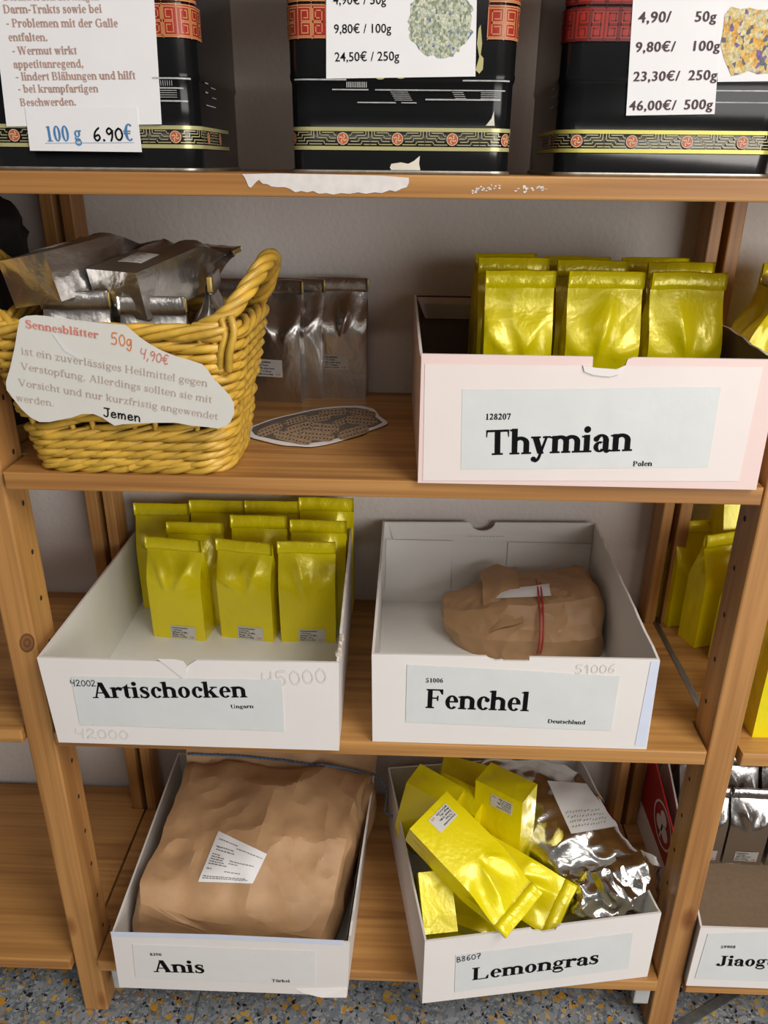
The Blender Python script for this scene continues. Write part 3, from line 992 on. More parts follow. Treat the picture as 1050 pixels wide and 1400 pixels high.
# torn paper on the front edge of the top shelf
YF = -0.008
edge = [(331, 238), (335, 243), (338, 250), (340, 255), (343, 257), (350, 249), (354, 246), (359, 251), (366, 252), (371, 255), (380, 256), (390, 256), (396, 258), (404, 263), (412, 261), (420, 263), (428, 261), (436, 265), (446, 264),
        (456, 266), (466, 264), (478, 265), (490, 263), (500, 265), (512, 263), (522, 264), (533, 260), (541, 262), (549, 258), (556, 256), (559, 250), (559, 243), (545, 242), (520, 240), (480, 239), (430, 238), (380, 237)]
o = mesh('torn_paper', slab([at(x, y, YF) - V3((0, 0.0006, 0)) for x, y in edge], (0, 0.0006, 0)), TORNPAPER, smooth=False)
tag(o, 'ragged remains of white paper glued along the edge of the top shelf', 'paper')
V, F = [], []
random.seed(4)
for i in range(46):
    cx, cy = random.choice([(658, 259), (664, 258), (652, 261), (676, 257), (712, 258), (722, 260), (740, 258)])
    cx += random.uniform(-7, 7)
    cy += random.uniform(-4, 3)
    k = len(V)
    n = random.randint(4, 6)
    for j in range(n):
        an = 2 * PI * j / n
        r = random.uniform(0.6, 2.4)
        V.append(at(cx + r * 1.3 * math.cos(an), cy + r * 0.8 * math.sin(an), YF - 0.0004))
    F.append(tuple(range(k, k + n)))
o = mesh('paper_residue', (V, F), TORNPAPER, smooth=False)
tag(o, 'small flecks of paper residue on the top shelf edge, right of the torn paper', 'residue', kind='stuff')

# ------------------------------------------------------------------ tea tins


def rrect(hx, hy, r, n=8):
    """rounded rectangle outline, arc-length samples starting at the front middle going right"""
    pts = []
    for cx, cy, a0 in ((hx - r, -hy + r, -90), (hx - r, hy - r, 0), (-hx + r, hy - r, 90), (-hx + r, -hy + r, 180)):
        for i in range(n + 1):
            a = math.radians(a0 + 90 * i / n)
            pts.append((cx + r * math.cos(a), cy + r * math.sin(a)))
    return pts


class Tin:
    def __init__(self, cx, yf, hx, hy, label):
        self.hx, self.hy, self.r = hx, hy, 0.020
        self.cx, self.cy = cx, yf + hy
        self.root = thing('tea_tin', label, 'tea tin', (cx, self.cy, ZA), 'black lacquered tea tins on the top shelf')
        P = rrect(hx, hy, self.r)
        lv = [(0.0, 0.001), (0.0035, 0.001), (0.0042, -0.001), (0.076, -0.001), (0.079, 0.0002), (0.082, 0.0006), (0.085, 0.0), (0.19, 0.0), (0.205, -0.004), (0.212, -0.018)]
        V, F = [], []
        for z, off in lv:
            for x, y in P:
                sx = (hx + off) / hx
                sy = (hy + off) / hy
                V.append((cx + x * sx, self.cy + y * sy, ZA + z))
        K = len(P)
        for i in range(len(lv) - 1):
            for j in range(K):
                F.append((i * K + j, i * K + (j + 1) % K, (i + 1) * K + (j + 1) % K, (i + 1) * K + j))
        F.append(tuple(range(K - 1, -1, -1)))
        F.append(tuple((len(lv) - 1) * K + j for j in range(K)))
        fm = [1 if i < K * 1 else 0 for i in range(len(F))]
        mesh('body', (V, F), [LACQUER, TINRIM], self.root, fm=fm)

    def pt(self, s, z, off=0.0004):
        """s: distance along the skin from the front middle, positive to the right"""
        g = 0.0008 if z < 0.077 else -0.0006
        hx, hy, r = self.hx - g, self.hy - g, self.r
        sg = 1 if s >= 0 else -1
        s = abs(s)
        a = hx - r
        q = r * PI / 2
        if s <= a:
            x, y, nx, ny = s, -hy, 0, -1
        elif s <= a + q:
            an = (s - a) / r
            x, y = a + r * math.sin(an), -hy + r - r * math.cos(an)
            nx, ny = math.sin(an), -math.cos(an)
        else:
            x, y, nx, ny = hx, -hy + r + (s - a - q), 1, 0
        return V3((self.cx + sg * (x + nx * off), self.cy + y + ny * off, ZA + z))

    def strip(self, s0, s1, z0, z1, off):
        n = max(1, int(abs(s1 - s0) / 0.004))
        V, F = [], []
        for i in range(n + 1):
            s = s0 + (s1 - s0) * i / n
            V += [self.pt(s, z0, off), self.pt(s, z1, off)]
        for i in range(n):
            F.append((2 * i, 2 * i + 2, 2 * i + 3, 2 * i + 1))
        return V, F

    def path(self, pts, w, off):
        """axis-aligned poly-line on the skin"""
        out = []
        for (s0, z0), (s1, z1) in zip(pts[:-1], pts[1:]):
            a, b = sorted((s0, s1))
            c, d = sorted((z0, z1))
            out.append(self.strip(a - w / 2, b + w / 2, c - w / 2, d + w / 2, off))
        return out

    def disc(self, s, z, r, off, n=20, hole=0.0):
        V = [self.pt(s + r * math.cos(2 * PI * i / n), z + r * math.sin(2 * PI * i / n), off) for i in range(n)]
        return V, [tuple(range(n))]

    def band(self, shift=0.0, gold=GOLD):
        L = self.hx + self.r * 0.2 + 0.12
        vf = join(self.strip(-L, L, 0.0205, 0.0238, 0.0003), self.strip(-L, L, 0.0365, 0.0398, 0.0003))
        P = 0.0508
        parts, med, pet = [], [], []
        k0 = int(-L / P) - 1
        for k in range(k0, -k0 + 1):
            c = k * P + shift
            if abs(c) < L:
                med.append(self.disc(c, 0.0302, 0.0053, 0.0006))
                ring = []
                for i in range(16):
                    a0, a1 = 2 * PI * i / 16, 2 * PI * (i + 1) / 16
                    ring.append(([self.pt(c + rr * math.cos(a), 0.0302 + rr * math.sin(a), 0.0007) for rr, a in ((0.0053, a0), (0.0053, a1), (0.0047, a1), (0.0047, a0))], [(0, 1, 2, 3)]))
                pet += ring
                for i in range(4):
                    an = PI / 2 * i + 0.4
                    cpts = [(0.0006, 0), (0.0022, 0.35), (0.0036, 0.95)]
                    prev = None
                    for rr, da in cpts:
                        p0 = (c + rr * math.cos(an + da), 0.0302 + rr * math.sin(an + da))
                        if prev:
                            dx, dz = p0[0] - prev[0], p0[1] - prev[1]
                            l = math.hypot(dx, dz)
                            wx, wz = -dz / l * 0.00045, dx / l * 0.00045
                            pet.append(([self.pt(prev[0] + wx, prev[1] + wz, 0.0008), self.pt(prev[0] - wx, prev[1] - wz, 0.0008), self.pt(p0[0] - wx, p0[1] - wz, 0.0008), self.pt(p0[0] + wx, p0[1] + wz, 0.0008)], [(0, 1, 2, 3)]))
                        prev = p0
            m = c + P / 2
            if abs(m) < L - 0.02:
                zb, zt = 0.0245, 0.0362
                w = 0.0008
                for g in (-1, 1):
                    def ln(*q):
                        return [(m + g * a, zb + b) for a, b in q]
                    parts += self.path(ln((0.0016, 0.0115), (0.0016, 0.0062), (0.0105, 0.0062), (0.0105, 0.0035), (0.0178, 0.0035)), w, 0.0004)
                    parts += self.path(ln((0.0040, 0.0115), (0.0040, 0.0085), (0.0130, 0.0085), (0.0130, 0.0060), (0.0185, 0.0060)), w, 0.0004)
                    parts += self.path(ln((0.0064, 0.0108), (0.0172, 0.0108), (0.0172, 0.0085), (0.0190, 0.0085)), w, 0.0004)
                    parts += self.path(ln((0.0, 0.0035), (0.0080, 0.0035), (0.0080, 0.0010), (0.0205, 0.0010)), w, 0.0004)
                    parts += self.path(ln((0.0, 0.0010), (0.0056, 0.0010)), w, 0.0004)
        grp = [vf, join(*parts), join(*med), join(*pet)]
        fm = [i for i, g in enumerate(grp) for _ in g[1]]
        mesh('meander_band', join(*grp), [gold, GOLD_T, MEDAL, MEDAL_L], self.root, fm=fm)

    def panel(self, s0, s1, z0, z1, line=KEYLINE):
        p = mesh('red_key_panel', self.strip(s0, s1, z0, z1, 0.0003), KEYRED, self.root)
        parts = []
        w = 0.0009
        parts += self.path([(s0, z0 + 0.0006), (s1, z0 + 0.0006)], w, 0.0005) + self.path([(s0, z1 - 0.0006), (s1, z1 - 0.0006)], w, 0.0005)
        cw = 0.0125
        n = max(1, int(round((s1 - s0) / cw)))
        cw = (s1 - s0) / n
        hh = (z1 - z0 - 0.003) / 2
        for i in range(n):
            for row in range(2):
                x0 = s0 + i * cw + 0.0012
                x1 = s0 + (i + 1) * cw - 0.0012
                y0 = z0 + 0.0018 + row * hh
                y1 = y0 + hh - 0.0012
                g = 0.0023

                def X(t):
                    return (x1 - t if (i % 2) else x0 + t)

                def Y(t):
                    return (y1 - t if row else y0 + t)
                wd, hd = x1 - x0, y1 - y0
                parts += self.path([(X(0), Y(0)), (X(wd), Y(0)), (X(wd), Y(hd)), (X(g), Y(hd)), (X(g), Y(g)), (X(wd - g), Y(g)), (X(wd - g), Y(hd - g)), (X(2 * g), Y(hd - g))], w, 0.0005)
            parts += self.path([(s0 + i * cw, z0), (s0 + i * cw, z1)], w, 0.0005)
        mesh('key_line', join(*parts), line, p)

    def lines(self, segs):
        mesh('printed_line', join(*[self.strip(a, b, z - w / 2, z + w / 2, 0.0012) for a, b, z, w in segs]), SCRATCH, self.root)

    def sheet(self, px, mat=PAPER_W, off=0.0016, name='price_sheet'):
        Y = self.cy - self.hy - off
        pts = [at(x, y, Y) for x, y in px]
        o = mesh(name, slab(pts, (0, 0.0004, 0)), mat, self.root, smooth=False)
        return o, Y

    def patch(self, px, mat, name):
        return mesh(name, ([self.pt(at(x, y, self.cy - self.hy).x - self.cx, at(x, y, self.cy - self.hy).z - ZA, 0.0009) for x, y in px], [tuple(range(len(px)))]), mat, self.root, smooth=False)


NF = (0, -1, 0)
# middle tin
tm = Tin(0.0178, 0.002, 0.1035, 0.10, 'middle black tea tin, its price sheet ending at 24,50')
tm.band(-0.003)
for a, b in ((-0.118, -0.055), (0.075, 0.118)):
    tm.panel(a, b, 0.1105, 0.1365)
    tm.panel(a, b, 0.1385, 0.165)
tm.lines([(-0.098, -0.05, 0.0783, 0.0012), (0.055, 0.098, 0.0783, 0.0012), (-0.063, -0.03, 0.0705, 0.001), (-0.024, 0.094, 0.0705, 0.001), (-0.04, -0.005, 0.0602, 0.001), (0.0, 0.014, 0.0602, 0.0008), (0.022, 0.09, 0.0630, 0.0012)]
         + [(-0.05 + 0.0016 * i, -0.0492 + 0.0016 * i, 0.0745, 0.0045) for i in range(12)]
         + [(-0.01 + 0.001 * i, 0.006 + 0.001 * i, 0.0688 - 0.0016 * i, 0.0005) for i in range(5)] + [(0.046 + 0.001 * i, 0.056 + 0.001 * i, 0.0688 - 0.0016 * i, 0.0005) for i in range(4)]
         + [(0.072, 0.09, 0.0688 - 0.0016 * i, 0.0005) for i in range(4)])
tm.patch([(535, 224), (548, 222), (558, 224), (566, 220), (574, 213), (573, 224), (575, 234), (536, 235), (533, 229)], CHIP, 'chipped_patch')
tm.patch([(664, 172), (672, 162), (675, 152), (676, 172)], CHIP, 'chipped_patch')
for c in ((520, 105), (548, 104)):
    tm.patch([(c[0] + 7 * math.cos(i * PI / 6), c[1] + 4 * math.sin(i * PI / 6)) for i in range(12)], GOLD, 'gold_dot')
tm.patch([(654, 40), (657, 34), (659, 60), (657, 75), (661, 80), (660, 95), (655, 101), (650, 96), (655, 78), (652, 60)], GOLD, 'gold_ornament')
sh, Y = tm.sheet([(446, -60), (653, -60), (650, 104.5), (446, 107.5)])
Yt = Y - 0.0003
lettering([('4,90\u20ac / 50g', 'sans', at(455.5, 6, Yt), at(528, 5.5, Yt), 1.0), ('9,80\u20ac / 100g', 'sans', at(456.5, 45.5, Yt), at(535, 44.5, Yt), 1.0), ('24,50\u20ac / 250g', 'sans', at(457.5, 84, Yt), at(546, 82.5, Yt), 1.0)], sh, INK, NF)
random.seed(8)
pic = [at(602 + (45 + random.uniform(-4, 3)) * math.cos(2 * PI * i / 60), 29 + (50 + random.uniform(-4, 3)) * math.sin(2 * PI * i / 60), Y - 0.0003) for i in range(60)]
mesh('herb_picture', (pic, [tuple(range(60))]), HERB_GREEN, sh, smooth=False)

# left tin
tl = Tin(-0.2735, 0.0, 0.1035, 0.10, 'left black tea tin with a sheet about Wermut, priced 6.90')
tl.band(0.0305)
for a, b in ((0.066, 0.130),):
    tl.panel(a, b, 0.1105, 0.1365)
    tl.panel(a, b - 0.012, 0.1385, 0.165)
tl.lines([(0.065, 0.0995, 0.0783, 0.0014), (0.065, 0.092, 0.0705, 0.0012), (0.065, 0.095, 0.0600, 0.0012), (0.128, 0.14, 0.0775, 0.001), (0.13, 0.14, 0.0700, 0.001), (0.13, 0.17, 0.0590, 0.0008), (0.155, 0.175, 0.0755, 0.0007), (0.157, 0.175, 0.0670, 0.0007)]
         + [(0.066 + 0.002 * i, 0.0666 + 0.002 * i, 0.0745, 0.0045) for i in range(9)] + [(0.066, 0.086, 0.0685 - 0.0018 * i, 0.0005) for i in range(4)])
sh, Y = tl.sheet([(-60, -60), (207, -60), (221, 170), (9, 173), (-4, 60)])
Yt = Y - 0.0003
lt = [('zur Anregung der Ver-', 0, 205, 5, -14), ('Beschwerden des Magen-', 5, 140, 0.5, 0), ('Darm-Trakts sowie bei', 5, 140, 18, 17.5), ('- Problemen mit der Galle', 9, 162, 37, 37), ('entfalten.', 12, 66, 56, 56), ('- Wermut wirkt', 17, 106, 74.5, 74), ('appetitanregend,', 19, 115, 93, 92), ('- lindert Bl\u00e4hungen und hilft', 22, 186, 110, 108), ('- bei krampfartigen', 25, 135, 126.5, 126), ('Beschwerden.', 28, 105, 145, 144)]
lettering([(t, 'bold', at(x0, y0, Yt), at(x1, y1, Yt), 1.06) for t, x0, x1, y0, y1 in lt[1:]], sh, INK_FADED, NF)
st, Y = tl.sheet([(34, 146), (187, 147), (194, 208), (41, 206)], off=0.0022, name='price_strip')
Yt = Y - 0.0003
lettering([('100 g', 'bold', at(63, 193.5, Yt), at(113, 192.5, Yt), 1.25), ('\u20ac', 'bold', at(170, 192.5, Yt), at(184, 192.5, Yt), 1.1), ('------------------------------------', 'book', at(62, 198, Yt), at(184, 197, Yt), 0.8)], st, INK_BLUE, NF)
lettering([('6.90', 'marker', at(128, 193, Yt), at(170, 192, Yt), 0.95)], st, INK, NF, name='handwriting')

# right tin
tr = Tin(0.2665, 0.008, 0.1035, 0.10, 'right black tea tin, its price sheet ending at 46,00')
tr.band(0.0165, gold=plain('bright_gold_print', (0.55, 0.50, 0.10), 0.3, 0.3, var=0.05))
tr.panel(-0.122, -0.045, 0.1105, 0.1365, plain('dark_key_line', (0.10, 0.012, 0.01), 0.3, var=0.1))
tr.panel(-0.110, -0.045, 0.1385, 0.165, plain('dark_key_line', (0.10, 0.012, 0.01), 0.3, var=0.1))
tr.lines([(-0.148, -0.124, 0.0760, 0.0008), (-0.148, -0.12, 0.0690, 0.0008), (-0.148, -0.122, 0.0600, 0.0008), (0.03, 0.09, 0.0725, 0.0012), (0.028, 0.06, 0.0630, 0.001), (0.06, 0.09, 0.0630, 0.0008)])
sh, Y = tr.sheet([(869, -60), (992, -60), (977, 156), (856, 158)])
Yt = Y - 0.0003
for i, (t1, x0, x1, y, t2, x2, x3) in enumerate([('4,90/', 872, 917, 31, '50g', 949, 979), ('9,80\u20ac/', 868, 923, 71, '100g', 944, 984), ('23,30\u20ac/', 865, 929, 111, '250g', 940, 980), ('46,00\u20ac/', 859.5, 924, 151, '500g', 934, 974)]):
    if i == 0:
        L = []
    L += [(t1, 'sansbold', at(x0, y, Yt), at(x1, y - 1, Yt), 0.92), (t2, 'sansbold', at(x2, y - 1.5, Yt), at(x3, y - 2, Yt), 0.92)]
lettering(L, sh, INK_PLUM, NF)
s2, Y = tr.sheet([(983, -60), (1110, -60), (1108, 110), (981, 112)], off=0.0012, name='picture_sheet')
random.seed(3)
pp = [(991, 20)] + [(1000 + i * 12, 12 + random.uniform(-6, 6)) for i in range(9)] + [(1100, 60)] + [(1096 - i * 12, 100 + random.uniform(-5, 5)) for i in range(9)] + [(990, 80), (985, 60), (989, 40)]
mesh('herb_picture', ([at(x, y, Y - 0.0003) for x, y in pp], [tuple(range(len(pp)))]), HERB_GOLD, s2, smooth=False)

# ------------------------------------------------------------------ open carton boxes


def bil(c, u, v):
    bl, br, tr_, tl_ = c
    return (bl * (1 - u) + br * u) * (1 - v) + (tl_ * (1 - u) + tr_ * u) * v


def panel_vf(c, outline, inward, t):
    c = [V3(q) for q in c]
    n = V3(inward) * t
    pts = [bil(c, u, v) for u, v in outline]
    k = len(pts)
    V = pts + [p + n for p in pts]
    F = [tuple(range(k)), tuple(range(2 * k - 1, k - 1, -1))] + [(i, k + i, k + (i + 1) % k, (i + 1) % k) for i in range(k)]
    return (V, F), [0, 1] + [2] * k


RECT = [(0, 0), (1, 0), (1, 1), (0, 1)]


def rag(pts, n, amp, seed):
    """a torn edge between two outline points"""
    random.seed(seed)
    a, b = pts
    return [(a[0] + (b[0] - a[0]) * i / n, a[1] + (b[1] - a[1]) * i / n + random.uniform(-amp, amp)) for i in range(n + 1)]


class Carton:
    def __init__(self, label, F4, B4, mats, fo=RECT, bo=RECT, lo=RECT, ro=RECT, t=0.003, name='carton_box'):
        """F4, B4: bottom-left, bottom-right, top-right, top-left of the front and back; mats: outside front, outside sides, inside, cut edge"""
        F4 = [V3(p) for p in F4]
        B4 = [V3(p) for p in B4]
        z0 = F4[0].z
        c = (F4[0] + F4[1] + B4[0] + B4[1]) / 4
        self.root = thing(name, label, 'box', (c.x, c.y, z0), 'open carton boxes of tea bags')
        self.F4 = F4
        self.n = (F4[1] - F4[0]).cross(F4[3] - F4[0]).normalized()
        if self.n.y > 0:
            self.n = -self.n
        vf, fm = panel_vf(F4, fo, -self.n, t)
        self.front = mesh('front_panel', vf, [mats[0], mats[2], mats[3]], self.root, smooth=False, fm=fm)
        vf, fm = panel_vf(B4, bo, (0, -1, 0), t)
        # seen from inside: the first face is the far side
        mesh('back_panel', vf, [mats[1], mats[2], mats[3]], self.root, smooth=False, fm=fm)
        li = V3((1, 0, 0))
        bi = self.n * -(t + 0.0002)
        S4 = [F4[0] + bi, F4[1] + bi, F4[2] + bi, F4[3] + bi]
        Q4 = [q + V3((0, -t - 0.0002, 0)) for q in B4]
        vf, fm = panel_vf([S4[0], Q4[0], Q4[3], S4[3]], lo, li, t)
        mesh('side_panel', vf, [mats[1], mats[2], mats[3]], self.root, smooth=False, fm=fm)
        vf, fm = panel_vf([S4[1], Q4[1], Q4[2], S4[2]], ro, -li, t)
        mesh('side_panel', vf, [mats[1], mats[2], mats[3]], self.root, smooth=False, fm=fm)
        vf = slab([S4[0] + li * (t + 0.0002), S4[1] - li * (t + 0.0002), Q4[1] - li * (t + 0.0002), Q4[0] + li * (t + 0.0002)], (0, 0, 0.0025))
        mesh('bottom_panel', vf, mats[2], self.root, smooth=False)

    def on(self, x, y, off=0.0):
        return atp(x, y, self.F4[0] + self.n * off, self.n)

    def label(self, px, lines, pen=None, mat=PAPER, name='name_label'):
        pts = [self.on(x, y, 0.0008) for x, y in px]
        lb = mesh(name, slab(pts, -self.n * 0.0006), mat, self.root, smooth=False)
        L = [(t, f, self.on(x0, y0, 0.0011), self.on(x1, y1, 0.0011), st_) for t, f, x0, y0, x1, y1, st_ in lines]
        BASE[lb.name] = BASE[self.front.name]
        lettering(L, lb, INK, self.n)
        if pen:
            lettering([(t, f, self.on(x0, y0, 0.0012), self.on(x1, y1, 0.0012), st_) for t, f, x0, y0, x1, y1, st_ in pen], lb, INK, self.n, name='handwriting')
        return lb


def soften(px, n=3, jit=0.6, seed=1):
    random.seed(seed)
    out = []
    m = len(px)
    for i in range(m):
        a, b = px[i], px[(i + 1) % m]
        for k in range(n):
            t = k / n
            j = 0 if k == 0 else random.uniform(-jit, jit)
            out.append((a[0] + (b[0] - a[0]) * t, a[1] + (b[1] - a[1]) * t + j))
    return out


def arcpts(u0, u1, v, depth, n=8):
    return [((u0 + u1) / 2 + (u1 - u0) / 2 * math.cos(PI * (1 - i / n)), v - depth * math.sin(PI * i / n)) for i in range(n + 1)]


E0 = 0.0005
# Thymian
yf = -0.0145
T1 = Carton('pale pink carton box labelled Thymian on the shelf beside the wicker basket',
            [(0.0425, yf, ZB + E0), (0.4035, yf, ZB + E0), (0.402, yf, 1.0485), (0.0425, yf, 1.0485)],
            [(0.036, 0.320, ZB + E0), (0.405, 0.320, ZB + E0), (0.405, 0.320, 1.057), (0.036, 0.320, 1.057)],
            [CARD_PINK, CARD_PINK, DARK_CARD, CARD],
            fo=[(0, 0), (1, 0), (1, 1), (0.59, 1), (0.575, 0.985), (0.57, 0.93), (0.56, 0.90), (0.485, 0.905), (0.48, 0.93), (0.478, 1.0), (0, 1)],
            lo=[(0, 0), (1, 0), (1, 1), (0.85, 0.98), (0.6, 0.955), (0.35, 0.93), (0.15, 0.92), (0.03, 0.95), (0, 1)],
            ro=[(0, 0), (1, 0), (1, 1)] + rag([(0.98, 1.0), (0.02, 0.985)], 14, 0.012, 5) + [(0, 1)])
# the front is printed: a rose field inside a pink margin
pts = [T1.on(x, y, 0.0005) for x, y in [(581, 498), (797, 500), (800, 508), (848, 509), (852, 500), (1043, 502), (1010, 658), (578, 657)]]
o = mesh('printed_field', slab(pts, -T1.n * 0.0003), CARD_ROSE, T1.front, smooth=False)
fl = [T1.on(x, y, 0.002) for x, y in [(797, 500), (815, 503), (843, 505), (854, 500), (846, 512), (834, 515), (812, 513), (799, 508)]]
mesh('torn_lip', slab(fl, -T1.n * 0.0012), CARD, T1.front, smooth=False)
T1.label(soften([(632, 532), (986, 529), (968, 639), (630, 642)], 4, 0.7, 2),
         [('128207', 'bold', 663, 574, 698.5, 573.5, 1.1), ('Thymian', 'bold', 663, 622.5, 863.5, 616.5, 1.05), ('Polen', 'bold', 865, 637.5, 891.5, 637, 1.0)])
# inner flap of the back wall with a printed line
fp = [(0.040, 0.3155, 1.0545), (0.40, 0.3155, 1.0545), (0.39, 0.3145, 1.026), (0.052, 0.3145, 1.026)]
g = mesh('back_flap', slab([V3(p) for p in fp], (0, 0.001, 0)), CARD_PINK, T1.root, smooth=False)
wf = [(0.050, 0.3140, 1.046), (0.395, 0.3140, 1.046), (0.388, 0.3135, 1.028), (0.056, 0.3135, 1.028)]
mesh('white_stripe', slab([V3(p) for p in wf], (0, 0.0005, 0)), plain('dull_white_card', (0.50, 0.46, 0.43), 0.6, var=0.03), g, smooth=False)

# Artischocken
yf = -0.025
A1 = Carton('white carton box labelled Artischocken, ten yellow bags in its back half',
            [(-0.4015, yf, ZC + E0), (-0.0465, yf, ZC + E0), (-0.0450, yf, 0.6815), (-0.4080, yf, 0.6775)],
            [(-0.406, 0.350, ZC + E0), (-0.054, 0.350, ZC + E0), (-0.0535, 0.350, 0.700), (-0.4105, 0.350, 0.670)],
            [CARD, CARD, CARD_IN, CARD],
            fo=[(0, 0), (1, 0), (1, 1), (0.53, 1.0), (0.50, 0.94), (0.485, 0.84), (0.475, 0.83), (0.46, 0.86), (0.44, 0.98), (0.0, 1.0)],
            ro=[(0, 0), (1, 0), (1, 1)] + rag([(0.9, 1.0), (0.02, 1.0)], 22, 0.012, 6) + [(0, 1)])
fl = [A1.on(x, y, o_) for x, y, o_ in [(215, 901, 0.0012), (238, 901.5, 0.0012), (250, 904, 0.0012), (255, 911, 0.0012), (255, 920, 0.0012), (250, 928, 0.0012), (240, 920, 0.0012), (226, 909, 0.0012)]]
mesh('torn_flap', slab(fl, -A1.n * 0.001), CARD, A1.front, smooth=False)
A1.label(soften([(97, 925), (385, 930), (389, 1000), (109, 991)], 4, 0.8, 3),
         [('Artischocken', 'bold', 127, 954.5, 338, 953.5, 1.02), ('Ungarn', 'bold', 315.5, 968.5, 347, 968, 0.9)],
         [('42002', 'pen', 97, 938, 132, 938.5, 1.1)])
random.seed(2)
tn = []
for i in range(14):
    t_ = i / 13
    c = V3((-0.0465, yf + 0.01 + 0.045 * t_, 0.683 + 0.002 * t_ + random.uniform(-0.003, 0.003)))
    tn.append(c)
mesh('torn_edge', tube(tn, [random.uniform(0.0015, 0.0045) for _ in tn], 6), TORN, A1.root, smooth=False)

lettering([('45000', 'pen', A1.on(360, 940, 0.0006), A1.on(450, 933, 0.0006), 1.0), ('42000', 'pen', A1.on(104, 1009, 0.0006), A1.on(178, 1011, 0.0006), 0.8)], A1.front, INK_GHOST, A1.n, name='faint_old_writing')

# Fenchel
yf = -0.006
F1 = Carton('white carton box labelled Fenchel, holding one brown paper parcel',
            [(-0.0055, yf, ZC + E0), (0.3405, yf, ZC + E0), (0.3375, yf, 0.6850), (-0.0070, yf, 0.6820)],
            [(-0.008, 0.348, ZC + E0), (0.336, 0.348, ZC + E0), (0.334, 0.348, 0.7035), (-0.0055, 0.348, 0.6975)],
            [CARD, CARD, CARD_IN, CARD],
            fo=[(0, 0), (1, 0), (1, 1), (0.55, 1.0), (0.55, 0.965), (0.535, 0.955), (0.46, 0.955), (0.455, 0.965), (0.43, 0.955), (0.405, 0.985), (0.40, 1), (0, 1)],
            bo=[(0, 0), (1, 0), (1, 1)] + arcpts(0.53, 0.41, 1.0, 0.10)[::1] + [(0, 1)],
            ro=[(0, 0), (1, 0), (1, 1)] + rag([(0.97, 1.0), (0.02, 1.0)], 20, 0.009, 9) + [(0, 1)])
F1.label(soften([(556.5, 909), (847.5, 925), (835.5, 999), (554.5, 987)], 4, 0.7, 4),
         [('51006', 'bold', 582, 933, 606, 933.3, 1.1), ('Fenchel', 'bold', 581.5, 968, 723.5, 972.5, 1.12), ('Deutschland', 'bold', 748.5, 988.5, 800, 990.5, 1.0)])
bl = [F1.on(x, y, 0.0006) for x, y in [(890, 905), (902.5, 904), (883, 1020), (868, 1019)]]
mesh('bluish_edge', slab(bl, -F1.n * 0.0004), CARD_BLUE, F1.front, smooth=False)
bk = [(0.003, 0.3445, 0.6965), (0.1345, 0.3445, 0.699)] + [(p[0], 0.3445, p[1]) for p in [(0.14, 0.690), (0.155, 0.6835), (0.172, 0.690), (0.18, 0.7)]] + [(0.331, 0.3445, 0.7028), (0.325, 0.342, 0.673), (0.012, 0.342, 0.669)]
fpn = mesh('back_flap', slab([V3(p) for p in bk], (0, 0.0012, 0)), CARD_IN, F1.root, smooth=False)
lettering([('- - - - - - - - - - - -', 'bold', (0.13, 0.3418, 0.675), (0.19, 0.3418, 0.676), 1.0)], fpn, INK_GREY, (0, -1, 0), name='small_print')
for x0, x1, nm in ((0.0, 0.1075, 'glued_tab'), (0.197, 0.330, 'glued_tab')):
    mesh(nm, box(x0, x1, 0.3425, 0.3448, 0.575, 0.668, 0.0004), CARD_IN, F1.root, smooth=False)

lettering([('51006', 'pen', F1.on(786, 921, 0.0006), F1.on(842, 920, 0.0006), 0.9)], F1.front, INK_GHOST, F1.n, name='faint_old_writing')

# Anis
yf = -0.047
N1 = Carton('white carton box labelled Anis, filled by one large brown paper bag',
            [(-0.3705, yf, ZD + E0), (-0.0385, yf + 0.0, ZD + E0), (-0.0335, yf - 0.004, 0.2385), (-0.3665, yf - 0.004, 0.2385)],
            [(-0.369, 0.300, ZD + E0), (-0.022, 0.300, ZD + E0), (-0.012, 0.300, 0.2420), (-0.3665, 0.300, 0.2560)],
            [CARD, CARD, CARD_IN, CARD],
            ro=[(0, 0), (1, 0), (1, 1)] + rag([(0.97, 0.97), (0.03, 0.99)], 16, 0.02, 12) + [(0, 1)])
mesh('peeled_lining', slab([V3(p) for p in [(-0.0425, -0.035, ZD + 0.02), (-0.027, 0.292, ZD + 0.02), (-0.019, 0.292, 0.225), (-0.0385, -0.035, 0.2330)]], (-0.0006, 0, 0)), KRAFT_CARD, N1.root, smooth=False)
te = [N1.on(x, y, 0.0008) for x, y in [(151, 1274), (300, 1278), (470, 1286), (469, 1292), (300, 1284), (152, 1280)]]
mesh('bluish_top_edge', slab(te, -N1.n * 0.0004), CARD_BLUE, N1.front, smooth=False)
N1.label(soften([(181, 1291), (431, 1300), (431, 1347.5), (185, 1336)], 4, 0.6, 5),
         [('8306', 'bold', 205, 1306.5, 221.5, 1306.8, 1.0), ('Anis', 'bold', 210, 1329, 281, 1330.5, 1.0), ('T\u00fcrkei', 'bold', 371.5, 1342.5, 396.5, 1343.2, 1.0)], mat=plain('warm_label_paper', (0.72, 0.71, 0.69), 0.35, var=0.02, bump=0.08, bscale=45))
fl = [N1.on(x, y, o_) for x, y, o_ in [(405, 1353, 0.001), (474, 1351, 0.001), (474, 1364, 0.004), (440, 1364, 0.006), (415, 1358, 0.003)]]
mesh('bent_bottom_edge', slab(fl, -N1.n * 0.0012), CARD, N1.front, smooth=False)

